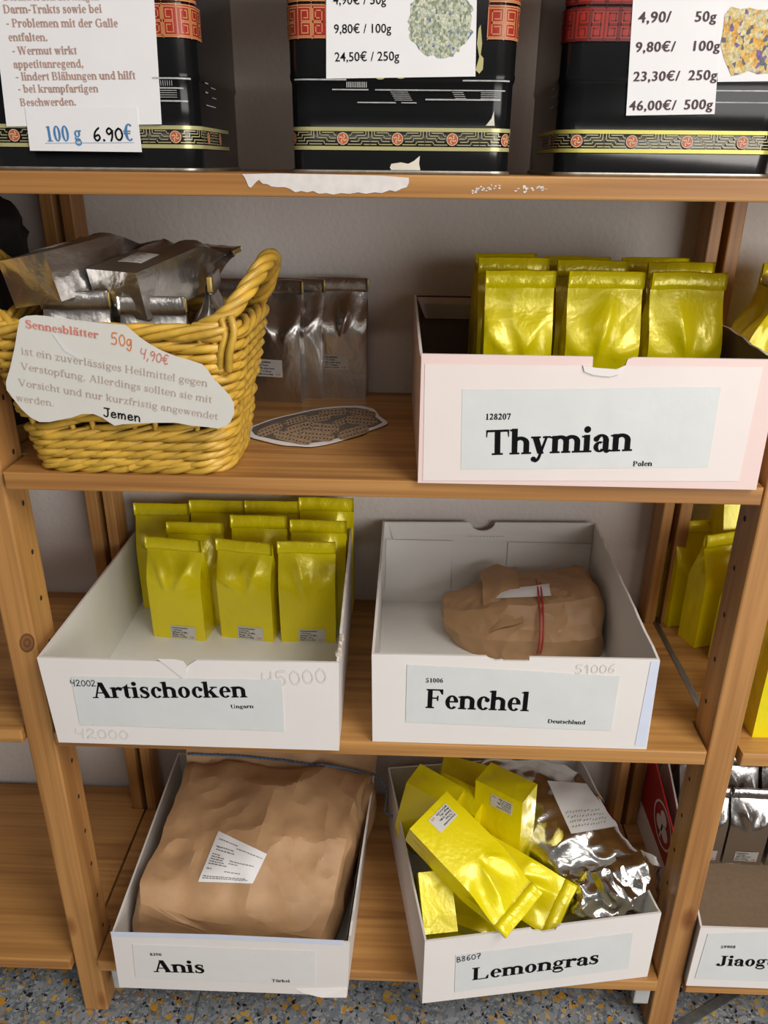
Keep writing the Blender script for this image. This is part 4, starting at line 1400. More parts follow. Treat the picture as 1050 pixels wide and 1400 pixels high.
# Lemongras
L1 = Carton('white carton box labelled Lemongras, turned askew and heaped with yellow and silver bags',
            [(0.0695, -0.054, ZD + E0), (0.4040, 0.000, ZD + E0), (0.4050, 0.000, 0.2560), (0.0695, -0.054, 0.2500)],
            [(0.012, 0.285, ZD + E0), (0.350, 0.330, ZD + E0), (0.352, 0.330, 0.2560), (0.010, 0.285, 0.2500)],
            [CARD, CARD, CARD_IN, CARD],
            fo=[(0, 0), (1, 0), (1, 1), (0.565, 1.0), (0.55, 0.97), (0.545, 0.93), (0.49, 0.92), (0.475, 0.95), (0.45, 0.96), (0.44, 1.0), (0, 1)],
            ro=[(0, 0), (1, 0), (1, 1)] + rag([(0.97, 1.0), (0.02, 1.0)], 16, 0.015, 21) + [(0, 1)])
L1.label(soften([(623, 1306), (865.5, 1275), (859, 1324), (621.5, 1357)], 4, 0.6, 6),
         [('Lemongras', 'bold', 645, 1340.5, 818.5, 1317, 0.98)], [('B8607', 'pen', 624, 1316, 658, 1310, 1.1)])

# Jiaogulan, in the bay to the right
yf = -0.012
JL = at(946, 1355, yf)
zt = at(960, 1268, yf).z
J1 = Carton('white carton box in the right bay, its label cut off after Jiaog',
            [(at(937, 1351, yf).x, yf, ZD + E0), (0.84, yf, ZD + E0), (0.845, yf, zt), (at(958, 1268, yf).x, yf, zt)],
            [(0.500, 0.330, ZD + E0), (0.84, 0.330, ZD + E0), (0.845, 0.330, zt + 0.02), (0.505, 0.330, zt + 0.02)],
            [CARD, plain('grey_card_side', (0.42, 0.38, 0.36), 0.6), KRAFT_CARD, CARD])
J1.label([(968, 1277), (1150, 1270), (1140, 1345), (950, 1338)],
         [('59908', 'bold', 985, 1296.5, 1005.5, 1296.5, 1.0), ('Jiaogulan', 'bold', 979, 1320.5, 1104, 1321.5, 1.0)])
# ------------------------------------------------------------------ side-gusset bags


def sstep(a, b, x):
    t = min(1, max(0, (x - a) / (b - a)))
    return t * t * (3 - 2 * t)


class BagShape:
    """local frame: foot at z = 0, front towards -y"""

    def __init__(self, w, d, h, seed, amp=0.0075, pinch=0.60, fold=0.019):
        self.w, self.d, self.h, self.seed, self.amp, self.pinch, self.fold = w, d, h, seed, amp, pinch, fold
        self.hz = h - fold * 0.62

    def dims(self, t):
        k = sstep(self.pinch, 0.985, t)
        a = self.w / 2 * (1 + 0.015 * k + 0.012 * math.sin(PI * t))
        b = self.d / 2 * (1 - k) + 0.0022 * k
        return a, b, k

    def front(self, s, t, off=0.0, side=-1):
        a, b, k = self.dims(t)
        env = math.exp(-((t - 0.76) / 0.15) ** 2) * (1 - s ** 4) * self.amp
        lean = math.sin(PI * min(t, 1)) * 0.0035 * (1 - s * s)
        q = V3((s * a * 22, t * self.h * 20, self.seed * 3.7 + side * 5))
        # sharp creases fanning out from a point below the neck, plus a softer crush
        dx, dz = s * a + 0.006 * math.sin(self.seed * 2.1), (t - 0.60) * self.hz
        fan = math.atan2(dx, max(dz, 0.0) + 0.012)
        nn = noise.noise(q * 0.5)
        cr1 = 1 - abs(math.sin(fan * 2.6 + self.seed * 1.3 + 0.9 * nn))
        cr2 = ridged(q * 0.8)
        flatlow = sstep(0.50, 0.66, t + 0.10 * abs(s) * (1 + nn))
        wob = env * flatlow * (1.25 * cr1 + 0.8 * cr2 - 0.7) + 0.0007 * noise.noise(q * 0.7) * (1 - s ** 4)
        return V3((s * a, side * (b + lean + wob + off), t * self.hz))

    def flank(self, r, t, sg):
        a, b, k = self.dims(t)
        gus = (self.d / 2 - b) * 0.62 * (1 - abs(r)) + 0.0018 * math.sin(PI * t) * (1 - abs(r))
        q = V3((r * 2, t * self.h * 26, self.seed + 11 * sg))
        ex = 0.0022 * ridged(q) * math.sin(PI * t) * (1 - r * r)
        return V3((sg * (a - gus + ex), r * b, t * self.hz))

    def body(self):
        nx, nz, ny = 34, 44, 8
        parts = []

        def grid(fn, n, flip):
            V, F = [], []
            for i in range(nz + 1):
                for j in range(n + 1):
                    V.append(fn(-1 + 2 * j / n, i / nz))
            for i in range(nz):
                for j in range(n):
                    q = (i * (n + 1) + j, i * (n + 1) + j + 1, (i + 1) * (n + 1) + j + 1, (i + 1) * (n + 1) + j)
                    F.append(q[::-1] if flip else q)
            return V, F
        parts.append(grid(lambda s, t: self.front(s, t, 0, -1), nx, False))
        parts.append(grid(lambda s, t: self.front(s, t, 0, 1), nx, True))
        parts.append(grid(lambda r, t: self.flank(r, t, 1), ny, False))
        parts.append(grid(lambda r, t: self.flank(r, t, -1), ny, True))
        V, F = [], []
        n, m = 24, 14
        for i in range(m + 1):
            for j in range(n + 1):
                s, r = -1 + 2 * j / n, -1 + 2 * i / m
                # envelope folds of the foot
                e = (1 - abs(r)) * self.d / 2 - (1 - abs(s)) * self.w / 2
                z = 0.0010 * sstep(-0.002, 0.002, e) * (1 - max(abs(s), abs(r)) ** 6)
                V.append(V3((s * self.w / 2, r * self.d / 2, -0.0 + z * 0.9)))
        for i in range(m):
            for j in range(n):
                F.append((i * (n + 1) + j, (i + 1) * (n + 1) + j, (i + 1) * (n + 1) + j + 1, i * (n + 1) + j + 1))
        parts.append((V, F))
        return join(*parts)

    def strip(self):
        a = self.w / 2 * 1.03
        z0, z1 = self.hz - self.fold * 0.38, self.h
        n = 18
        prof = [(-0.0062, z0), (-0.0070, (z0 * 0.7 + z1 * 0.3)), (-0.0058, z1 - 0.001), (-0.0035, z1), (-0.001, z1 - 0.0015), (0.0008, z0 + 0.004), (-0.003, z0 - 0.0005)]
        V, F = [], []
        K = len(prof)
        for j in range(n + 1):
            x = -a + 2 * a * j / n
            wv = 0.0011 * noise.noise(V3((x * 60, self.seed * 2.2, 0)))
            up = 0.0016 * noise.noise(V3((x * 25, self.seed * 4.2, 3)))
            for y, z in prof:
                V.append((x, y + wv + 0.0007 * noise.noise(V3((x * 170, z * 190, self.seed))), z + up))
        for j in range(n):
            for k in range(K):
                F.append((j * K + k, j * K + (k + 1) % K, (j + 1) * K + (k + 1) % K, (j + 1) * K + k))
        F.append(tuple(range(K)))
        F.append(tuple(n * K + k for k in range(K - 1, -1, -1)))
        return V, F

    def label(self, s0, s1, t0, t1):
        V, F = [], []
        for i in range(5):
            for j in range(7):
                V.append(self.front(s0 + (s1 - s0) * j / 6, t0 + (t1 - t0) * i / 4, 0.0006))
        for i in range(4):
            for j in range(6):
                F.append((i * 7 + j, i * 7 + j + 1, (i + 1) * 7 + j + 1, (i + 1) * 7 + j))
        return V, F

    def print_(self, lines, s0, s1, t0, t1):
        V, F = [], []
        for x0, x1, y, txt, mt in lines:
            polys, w = txt
            sc = (x1 - x0) / w
            asp = (s1 - s0) * self.w / 2 / ((t1 - t0) * self.hz)
            for q in polys:
                k = len(V)
                for px, py in q:
                    u, v = x0 + px * sc, y + py * sc * asp
                    V.append(self.front(s0 + (s1 - s0) * u, t0 + (t1 - t0) * v, 0.0010))
                F.append(tuple(range(k, k + len(q))))
        return V, F


LINES = {}
for k_, tx in enumerate(['Artischockenblatt', '1 TL/Tasse', 'Ziehzeit 10 Min.', 'Menge: 100 g', 'MHD 01.01.2028', '4,90', '10Min ziehen lassen', '100\u00b0 C Wasser', 'Sennesbl\u00e4tter']):
    LINES[tx] = sans_polys(tx, 0.015)


def make_bag(name, label, cat, group, w, d, h, seed, kind, lab=None, tie=False, amp=0.0078, lines=None, flip=False):
    b = BagShape(w, d, h, seed, amp)
    root = thing(name, label, cat, (0, 0, 0), group)
    m1, m2 = (YELLOW, YELLOW_B) if kind == 'yellow' else (SILVER, SILVER_B)
    mesh('body', b.body(), m1, root, local=True)
    mesh('folded_top', b.strip(), m2, root, local=True)
    if tie:
        a = w / 2 * 1.03
        z0 = b.hz - b.fold * 0.3
        for s_ in (-1, 1):
            mesh('tin_tie', box(s_ * a - 0.0012, s_ * a + 0.0012, -0.0052, -0.0002, z0 + 0.001, h - 0.002, 0.0004), TIE, root, local=True)
    if lab:
        s0, s1, t0, t1 = lab
        lb = mesh('label', b.label(*lab), STICKER, root, local=True)
        lines = lines or ['Artischockenblatt', '1 TL/Tasse', 'Ziehzeit 10 Min.', 'Menge: 100 g', 'MHD 01.01.2028']
        ent = []
        for i, tx in enumerate(lines):
            p = LINES[tx]
            ent.append((0.05, min(0.70, 0.05 + 0.041 * len(tx)), 0.80 - i * 0.175, p, 0))
        mesh('print', b.print_(ent, *lab), INK, lb, smooth=False, local=True)
        mesh('price_print', b.print_([(0.74, 0.92, 0.80 - 4 * 0.175, LINES['4,90'], 0)], *lab), INK_RED, lb, smooth=False, local=True)
    return root


def put(proto, label, x, y, z, yaw=0.0, lean=0.0, roll=0.0, first=False, sz=1.0, group=None):
    o = proto if first else copy_tree(proto)
    o.location = (x, y, z)
    o.rotation_euler = (lean, roll, yaw)
    o.scale = (1, 1, sz)
    o['label'] = label
    if group:
        o['group'] = group
    return o


GA = 'yellow bags in the Artischocken box'
YA = [make_bag('yellow_tea_bag', 'x', 'tea bag', GA, 0.083, 0.039, 0.165, sd, 'yellow', lab=(-0.30 + o_, 0.66 + o_ * 0.7, 0.010, 0.165)) for sd, o_ in ((1, 0.0), (2, -0.05), (3, -0.05))]
YP = [make_bag('yellow_tea_bag', 'x', 'tea bag', GA, 0.083, 0.039, 0.167, sd, 'yellow') for sd in (4, 5)]
zb = ZC + 0.0033
put(YA[0], 'yellow tea bag at the front left of the Artischocken box', -0.309, 0.233, zb, -0.13, 0.02, first=True)
put(YA[1], 'yellow tea bag at the front middle of the Artischocken box', -0.2045, 0.236, zb, -0.15, 0.03, first=True, sz=0.985)
put(YA[2], 'yellow tea bag at the front right of the Artischocken box', -0.1135, 0.233, zb, 0.02, 0.02, first=True)
put(YP[0], 'yellow tea bag of the Artischocken box middle row, behind the front left bag', -0.288, 0.274, zb, 0.0, 0.01, first=True, sz=1.03)
put(YP[1], 'yellow tea bag of the Artischocken box middle row, behind the front middle bag', -0.191, 0.277, zb, 0.02, 0.0, first=True, sz=1.10)
put(YP[0], 'yellow tea bag of the Artischocken box middle row, behind the front right bag', -0.1005, 0.275, zb, -0.02, 0.0, sz=1.07)
put(YP[1], 'yellow tea bag in the back left corner of the Artischocken box', -0.353, 0.322, zb, 0.03, 0.0, sz=1.08)
put(YP[0], 'yellow tea bag in the back row of the Artischocken box, second from its left wall', -0.266, 0.326, zb, 0.0, 0.0, sz=1.11)
put(YP[1], 'yellow tea bag in the back row of the Artischocken box, third from its left wall', -0.1785, 0.325, zb, 0.03, 0.0, sz=1.12)
put(YP[0], 'yellow tea bag in the back right corner of the Artischocken box', -0.093, 0.3245, zb, 0.0, 0.0, sz=1.165)

GT = 'yellow bags in the Thymian box'
YT = [make_bag('yellow_tea_bag', 'x', 'tea bag', GT, w_, 0.052, 0.203, sd, 'yellow', amp=0.0085) for sd, w_ in ((6, 0.077), (7, 0.083), (8, 0.083))]
zb = ZB + 0.0033
put(YT[0], 'yellow tea bag at the front left of the Thymian box', 0.1555, 0.135, zb, -0.02, 0.02, first=True)
put(YT[1], 'yellow tea bag at the front middle of the Thymian box', 0.2535, 0.138, zb, -0.03, 0.02, first=True)
put(YT[2], 'yellow tea bag at the front right of the Thymian box', 0.346, 0.137, zb, 0.03, 0.02, first=True)
put(YT[1], 'yellow tea bag of the middle row in the Thymian box, left one', 0.1545, 0.196, zb, 0.03, 0.0, sz=1.035)
put(YT[2], 'yellow tea bag of the middle row in the Thymian box, middle one', 0.2500, 0.198, zb, 0.01, 0.0, sz=1.025)
put(YT[0], 'yellow tea bag of the middle row in the Thymian box, right one', 0.3560, 0.197, zb, 0.0, 0.0, sz=1.02)
put(YT[0], 'yellow tea bag in the back left of the Thymian box, its fold sticking up', 0.1515, 0.262, zb, 0.05, 0.0, sz=1.025)
put(YT[2], 'yellow tea bag in the back row of the Thymian box, second from the left', 0.2440, 0.266, zb, 0.0, 0.0, sz=1.01)
put(YT[1], 'yellow tea bag in the back row of the Thymian box, third from the left', 0.3440, 0.265, zb, 0.0, 0.0, sz=1.01)

# silver bags behind the basket and the neighbouring bay
GS = 'silver tea bags standing behind the wicker basket'
SLAB = (-0.80, 0.28, 0.235, 0.395)
SL = ['Sennesbl\u00e4tter', '1 TL/Tasse', '10Min ziehen lassen', '100\u00b0 C Wasser', 'MHD 01.01.2028']
S1 = make_bag('silver_tea_bag', 'x', 'tea bag', GS, 0.070, 0.046, 0.168, 11, 'silver', lab=SLAB, tie=True, lines=SL)
S2 = make_bag('silver_tea_bag', 'x', 'tea bag', GS, 0.070, 0.042, 0.166, 12, 'silver', lab=(-0.74, 0.28, 0.275, 0.41), tie=True, lines=SL)
SP = make_bag('silver_tea_bag', 'x', 'tea bag', GS, 0.068, 0.045, 0.168, 13, 'silver', tie=True)
put(S1, 'silver tea bag with a sticker standing right beside the wicker basket', -0.1535, 0.314, ZB, -0.14, 0.0, first=True)
put(SP, 'silver tea bag half hidden behind the silver bag beside the basket', -0.125, 0.336, ZB, -0.10, 0.0, first=True)
put(S2, 'silver tea bag standing by the wall, rightmost of those behind the basket', -0.0655, 0.337, ZB, -0.03, 0.0, first=True, sz=1.02)
put(SP, 'silver tea bag standing by the wall behind the right basket handle', -0.222, 0.328, ZB, 0.0, 0.0, sz=1.0)

GB = 'silver tea bags in the wicker basket'
SB = make_bag('silver_tea_bag', 'x', 'tea bag', GB, 0.070, 0.049, 0.170, 14, 'silver', lab=(-0.4, 0.55, 0.16, 0.34), tie=True, lines=SL, amp=0.007)


def lying(proto, label, tl, X, Zd, first=False):
    o = proto if first else copy_tree(proto)
    o['label'] = label
    Z = V3(Zd).normalized()
    X = V3(X)
    X = (X - Z * X.dot(Z)).normalized()
    Y = Z.cross(X)
    frame(o, V3(tl) + X * 0.035 + Y * 0.0245, X, Z)
    return o


lying(SB, 'right of the two silver tea bags lying on top of the basket heap', (-0.3095, 0.040, 1.120), (0.057, -0.012, 0.003), (0.052, 0.104, 0.022), first=True)
lying(SB, 'left of the two silver tea bags lying on top of the basket heap', (-0.399, 0.034, 1.127), (0.055, -0.024, 0.011), (0.046, 0.107, 0.012))
GZ = ZB + 0.012
put(SP, 'silver tea bag standing in the basket under the left lying bag', -0.322, 0.040, GZ + 0.012, 0.08, 0.06, group=GB)
put(SP, 'silver tea bag standing in the basket under the right lying bag', -0.240, 0.038, GZ + 0.008, 0.04, 0.06, group=GB)
put(SP, 'silver tea bag standing sideways in the basket beside the right handle', -0.1845, 0.062, GZ + 0.022, PI / 2 + 0.12, 0.0, group=GB, sz=1.04)
put(SP, 'silver tea bag at the back of the basket under the lying bags', -0.29, 0.118, GZ, 0.0, 0.0, group=GB, sz=0.93)

# right-hand bay
GR = 'yellow bags in the right neighbouring bay'
put(YT[2], 'yellow tea bag in the right bay beyond the Thymian box, its broad front showing', 0.535, 0.290, ZB, 0.0, 0.0, group=GR, sz=0.99)
put(YT[0], 'yellow tea bag in the right bay turned sideways, in front of the broad one', 0.480, 0.225, ZB, PI / 2 - 0.1, 0.0, group=GR, sz=0.93)
put(YT[1], 'yellow tea bag in the right bay turned sideways, at the picture edge', 0.533, 0.215, ZB, PI / 2 - 0.2, 0.0, group=GR, sz=0.93)
zc = ZC
put(YP[0], 'yellow tea bag standing farthest back in the gap right of the Fenchel box', 0.488, 0.318, zc, 0.25, 0.0, group=GR, sz=1.06)
put(YP[1], 'yellow tea bag in the gap right of the Fenchel box, second from the wall', 0.508, 0.262, zc, 0.35, 0.0, group=GR, sz=1.10)
put(YP[0], 'yellow tea bag in the gap right of the Fenchel box, nearest to the front post', 0.535, 0.205, zc, 0.4, 0.0, group=GR, sz=1.05)
put(YP[1], 'uppermost yellow tea bag leaning in the gap right of the Fenchel box', 0.545, 0.285, zc + 0.135, 0.1, -0.3, group=GR, sz=1.0)
put(YT[1], 'tall yellow tea bag cut by the right picture edge, beside the right post', at(1022, 1000, 0.035).x + 0.043, 0.05, zc, 0.0, 0.0, group=GR, sz=0.95)
GJ = 'silver tea bags in the Jiaogulan box'
SJ = make_bag('silver_tea_bag', 'x', 'tea bag', GJ, 0.064, 0.045, 0.150, 15, 'silver', lab=(-0.45, 0.75, 0.06, 0.22), lines=SL)
zj = ZD + 0.0035
p = at(1000, 1165, 0.21)
for i, (dx, yy, lab) in enumerate([(0.066, 0.235, 'silver tea bag with a white sticker, front row of the Jiaogulan box'), (-0.004, 0.235, 'front silver tea bag of the Jiaogulan box half hidden by the post'), (0.137, 0.235, 'front silver tea bag of the Jiaogulan box cut by the picture edge'),
                                   (0.066, 0.295, 'silver tea bag in the back row of the Jiaogulan box, behind the stickered one'), (-0.004, 0.295, 'silver tea bag in the back row of the Jiaogulan box, beside the red panel'), (0.137, 0.295, 'silver tea bag in the back row of the Jiaogulan box, at the picture edge')]):
    put(SJ, lab, 0.555 + dx, yy, zj, 0.03 * (i % 3 - 1), 0.0, first=(i == 0), sz=1.0 + 0.12 * (i // 3))

# red carton standing behind the post
rp = [(0.4670, 0.305, ZD + 0.0005), (0.4670, 0.09, ZD + 0.0005), (0.4670, 0.09, 0.235), (0.4670, 0.305, 0.300)]
rc = thing('red_carton', 'red carton with a white round emblem behind the right post', 'carton', (0.472, 0.2, ZD))
mesh('red_side', slab([V3(p_) for p_ in [(0.4672, 0.305, 0.175), (0.4672, 0.09, 0.175), rp[2], rp[3]]], (0.0025, 0, 0)), RED, rc, smooth=False)
mesh('white_side', slab([V3(p_) for p_ in [rp[0], rp[1], (0.4672, 0.09, 0.175), (0.4672, 0.305, 0.175)]], (0.0025, 0, 0)), CARD, rc, smooth=False)
ey, ez = 0.195, 0.226


def yz(pts, x=0.4667):
    return [V3((x, ey + a, ez + b)) for a, b in pts]


ring = join(*[(yz([(0.046 * math.cos(a), 0.036 * math.sin(a)), (0.046 * math.cos(b), 0.036 * math.sin(b)), (0.042 * math.cos(b), 0.032 * math.sin(b)), (0.042 * math.cos(a), 0.032 * math.sin(a))]), [(0, 1, 2, 3)]) for a, b in [(2 * PI * i / 32, 2 * PI * (i + 1) / 32) for i in range(32)]])
em = mesh('emblem', ring, CARD, rc, smooth=False)
lob = []
for an in (90, 210, 330):
    a = math.radians(an)
    c = (0.016 * math.cos(a), 0.013 * math.sin(a))
    lob.append((yz([(c[0] + 0.0155 * math.cos(2 * PI * i / 20), c[1] + 0.012 * math.sin(2 * PI * i / 20)) for i in range(20)]), [tuple(range(20))]))
lob.append((yz([(-0.003, 0), (0.003, 0), (0.006, -0.028), (0.001, -0.028)]), [(0, 1, 2, 3)]))
mesh('clover', join(*lob), CARD, em, smooth=False)

# black crinkled thing in the left bay
bb = []
for i, (z, r) in enumerate([(0, 0.07), (0.08, 0.085), (0.17, 0.085), (0.245, 0.078), (0.272, 0.05)]):
    bb.append([(-0.535 + r * math.cos(2 * PI * k / 8), 0.20 + r * 0.9 * math.sin(2 * PI * k / 8), ZB + 0.001 + z) for k in range(8)])
o = mesh('black_bag', loft(bb, 6, 8, 0.006, 34, 5, 0.005, 90), BLACK)
tag(o, 'black crinkled bag in the left neighbouring bay, behind the basket handle', 'bag')

# ------------------------------------------------------------------ wicker basket
BK = thing('wicker_basket', 'yellow wicker basket of silver bags with a paper card on its front', 'basket', (-0.272, 0.085, ZB))
Z0, Z1 = ZB + 0.004, 1.068


def bk_out(t):
    cx = -0.2735
    hx = 0.1025 + 0.028 * t
    y0, y1 = 0.004 - 0.028 * t, 0.128 + 0.018 * t
    return cx, hx, y0, y1


def bk_pt(s, t, off=0.0):
    """s in 0..1 round the basket, counter-clockwise from the front middle"""
    cx, hx, y0, y1 = bk_out(t)
    cy, hy = (y0 + y1) / 2, (y1 - y0) / 2
    r = 0.028
    a, b, q = hx - r, hy - r, r * PI / 2
    per = 4 * a + 4 * b + 4 * q
    d = (s % 1.0) * per
    segs = [('x', a), ('c', q), ('y', 2 * b), ('c', q), ('x', 2 * a), ('c', q), ('y', 2 * b), ('c', q), ('x', a)]
    ang = 0
    px, py, k = 0.0, -hy, 0
    dirx, diry = 1.0, 0.0
    pos = V3((0, -hy, 0))
    for typ, L_ in segs:
        u = min(d, L_)
        if typ == 'c':
            al = u / r
            nrm0 = V3((diry, -dirx, 0))
            c = pos - nrm0 * r
            nn = V3((nrm0.x * math.cos(al) - nrm0.y * math.sin(al), nrm0.x * math.sin(al) + nrm0.y * math.cos(al), 0))
            pos = c + nn * r
            dirx, diry = -nn.y, nn.x
        else:
            pos = pos + V3((dirx, diry, 0)) * u
        d -= L_
        if d <= 0:
            break
    nrm = V3((diry, -dirx, 0))
    return V3((cx + pos.x + nrm.x * off, cy + pos.y + nrm.y * off, Z0 + (Z1 - Z0) * t))


random.seed(12)
NST = 30
stk = []
for i in range(NST):
    stk.append(tube([bk_pt((i + 0.5) / NST, t / 8, 0.0) for t in range(9)], 0.0031, 6))
mesh('stake_row', join(*stk), WICKER, BK)
weave = []
NR = 13
for r_ in range(NR):
    t0 = 0.035 + 0.93 * r_ / NR
    if r_ in (4, 6):
        step = 3
    else:
        step = 1
    for i in range(0, NST, step):
        st_i = i + (r_ % 3)
        n = 18
        rad = random.uniform(0.0037, 0.0050)
        pts, rr = [], []
        span = 3.5 if r_ < 6 else 3.2
        jz = random.uniform(-0.006, 0.006)
        rise = (0.085 if r_ < 6 else 0.05) * random.uniform(0.7, 1.3)
        for k in range(n + 1):
            u = k / n
            s = (st_i + u * span) / NST
            # starts behind one stake, passes in front of two, ends behind the next
            off = 0.0056 * math.sin(PI * (u * 1.24 - 0.12)) * 1.5 - 0.0026
            pts.append(bk_pt(s, min(0.985, max(0.01, t0 + jz + rise * (u - 0.3))), off))
            rr.append(rad * (0.75 + 0.25 * math.sin(PI * u)))
        weave.append(tube(pts, rr, 6))
mesh('woven_wall', join(*weave), WICKER, BK)


def braid(t, n_str, rad, hel, turns, off, nm, zlift=0.0):
    parts = []
    for q in range(n_str):
        pts = []
        N = 260
        for k in range(N):
            u = k / N
            an = 2 * PI * (u * turns + q / n_str)
            p_ = bk_pt(u, t, off + hel * math.cos(an))
            p_.z += zlift + hel * 0.9 * math.sin(an)
            pts.append(p_)
        parts.append(tube(pts, rad, 6, closed=True))
    mesh(nm, join(*parts), WICKER, BK)


braid(1.0, 4, 0.0040, 0.0058, 6, 0.001, 'rim')
braid(0.0, 3, 0.0044, 0.0050, 7, 0.002, 'foot_border', 0.003)
fl = [bk_pt(i / 40, 0.02, -0.004) for i in range(40)]
mesh('basket_floor', slab(fl, (0, 0, 0.003)), WICKER, BK)
for sg in (1, -1):
    cx, hx, y0, y1 = bk_out(1.0)
    xe = cx + sg * hx
    core = cr([(xe - sg * 0.040, y0 + 0.003, Z1 + 0.000), (xe - sg * 0.012, y0 + 0.014, Z1 + 0.014), (xe + sg * 0.010, y0 + 0.040, Z1 + 0.042), (xe + sg * 0.022, y0 + 0.076, Z1 + 0.062), (xe + sg * 0.022, y0 + 0.110, Z1 + 0.058), (xe + sg * 0.010, y1 - 0.028, Z1 + 0.030), (xe - sg * 0.008, y1 - 0.008, Z1 + 0.004)], 22)
    parts = []
    for q in range(4):
        pts = []
        for k, c in enumerate(core):
            tg = (core[min(k + 1, len(core) - 1)] - core[max(k - 1, 0)]).normalized()
            n1 = tg.cross(V3((0.2, 0.1, 1))).normalized()
            n2 = tg.cross(n1)
            an = k * 0.13 + q * PI / 2
            pts.append(c + (n1 * math.cos(an) + n2 * math.sin(an)) * 0.0054)
        parts.append(tube(pts, 0.0045, 7))
    mesh('handle', join(*parts), WICKER, BK)
    # the strands binding the handle foot to the corner
    parts = []
    for q in range(4):
        a = V3((xe - sg * (0.004 + 0.010 * q), y0 + 0.002 + 0.004 * q, Z1 + 0.016 - 0.003 * q))
        parts.append(tube(cr([a, a + V3((sg * 0.004, -0.007, -0.014)), a + V3((-sg * 0.002, -0.006, -0.034)), a + V3((-sg * 0.006, 0.002, -0.055))], 6), 0.0042, 6))
    mesh('handle_binding', join(*parts), WICKER, BK)

# card on the basket front
pA, pB = V3((-0.27, -0.0065, Z0)), V3((-0.27, -0.0355, Z1))
nC = V3((0, -(Z1 - Z0), -(0.029))).normalized()
CP = pA + V3((0, -0.007, 0))


def card(x, y, off=0.0):
    return atp(x, y, CP + nC * off, nC)


outl = [(27, 436), (35, 432), (48, 431), (62, 432), (90, 436), (120, 440), (150, 443), (170, 444), (180, 452), (192, 462), (205, 471), (222, 480), (240, 487), (258, 492), (276, 498), (284, 506), (290, 516), (302, 528), (314, 541), (320, 552), (320, 566), (315, 577),
        (308, 583), (298, 586), (284, 584), (262, 582), (240, 578), (215, 578), (190, 579), (168, 580), (157, 582), (150, 578), (140, 571), (128, 566), (112, 566), (98, 571), (82, 574), (68, 577), (54, 577), (42, 571), (30, 560), (18, 545), (9, 533), (8, 522), (14, 502), (20, 475), (24, 450)]
o = thing('price_card', 'torn white card about Sennesbl\u00e4tter fixed to the basket front', 'card', tuple(card(160, 580)))
mesh('sheet', slab([card(x, y) for x, y in outl], (0, 0.0007, 0)), CREAM, o, smooth=False)
lettering([('Sennesbl\u00e4tter', 'bold', card(35, 448, 0.0004), card(135, 463, 0.0004), 1.0)], o, INK_RED, nC, name='title_lettering')
lettering([('ist ein zuverl\u00e4ssiges Heilmittel gegen', 'book', card(29, 484, 0.0004), card(284, 529, 0.0004), 1.0), ('Verstopfung, Allerdings sollten sie mit', 'book', card(28, 505, 0.0004), card(290, 551, 0.0004), 1.0),
           ('Vorsicht und nur kurzfristig angewendet', 'book', card(25, 527, 0.0004), card(298, 574, 0.0004), 1.0), ('werden.', 'book', card(22, 548, 0.0004), card(75, 556, 0.0004), 1.0)], o, INK_PALE, nC)
lettering([('50g', 'pen', card(152, 471, 0.0004), card(182, 475, 0.0004), 1.3)], o, INK_ORANGE, nC, name='handwriting')
lettering([('4,90\u20ac', 'pen', card(191, 489, 0.0004), card(230, 499, 0.0004), 1.25)], o, INK_RED, nC, name='handwriting')
lettering([('Jemen', 'marker', card(141, 569, 0.0004), card(193, 577, 0.0004), 1.0)], o, INK, nC, name='handwriting')
fold = [card(x, y, 0.0005) for x, y in [(71, 456), (74, 456), (92, 478), (108, 489), (106, 490), (88, 480)]]
mesh('crease', (fold, [tuple(range(6))]), PAPER_W, o, smooth=False)

# printed leaf-shaped picture lying on the shelf
zp = ZB + 0.0012


def lie(x, y, dz=0.0):
    return atz(x, y, zp + dz)


ol = [(337, 590), (340, 585), (352, 580), (368, 574), (386, 569), (404, 565), (425, 560), (445, 557), (470, 555), (492, 555), (508, 558), (514, 562), (519, 569), (530, 578), (518, 584), (500, 590), (482, 597), (462, 603), (445, 607), (425, 610), (405, 609), (388, 608), (372, 605), (356, 601), (342, 597)]
o = thing('paper_cutout', 'leaf-shaped paper cutout printed with brown pods, lying on the shelf beside the basket', 'paper', tuple(lie(430, 585)))
cut = cr([(x, y, 0) for x, y in ol], 3, True)
mesh('sheet', slab([lie(c.x, c.y, 0.0016) for c in cut], (0, 0, -0.0008)), PAPER_W, o, smooth=False)
inner = [((x - 432) * 0.93 + 432, (y - 582) * 0.88 + 581) for x, y in ol]
inn = mesh('printed_field', ([lie(x, y, 0.0018) for x, y in inner], [tuple(range(len(inner)))]), PHOTO, o, smooth=False)
pods = []
seeds = []
random.seed(6)
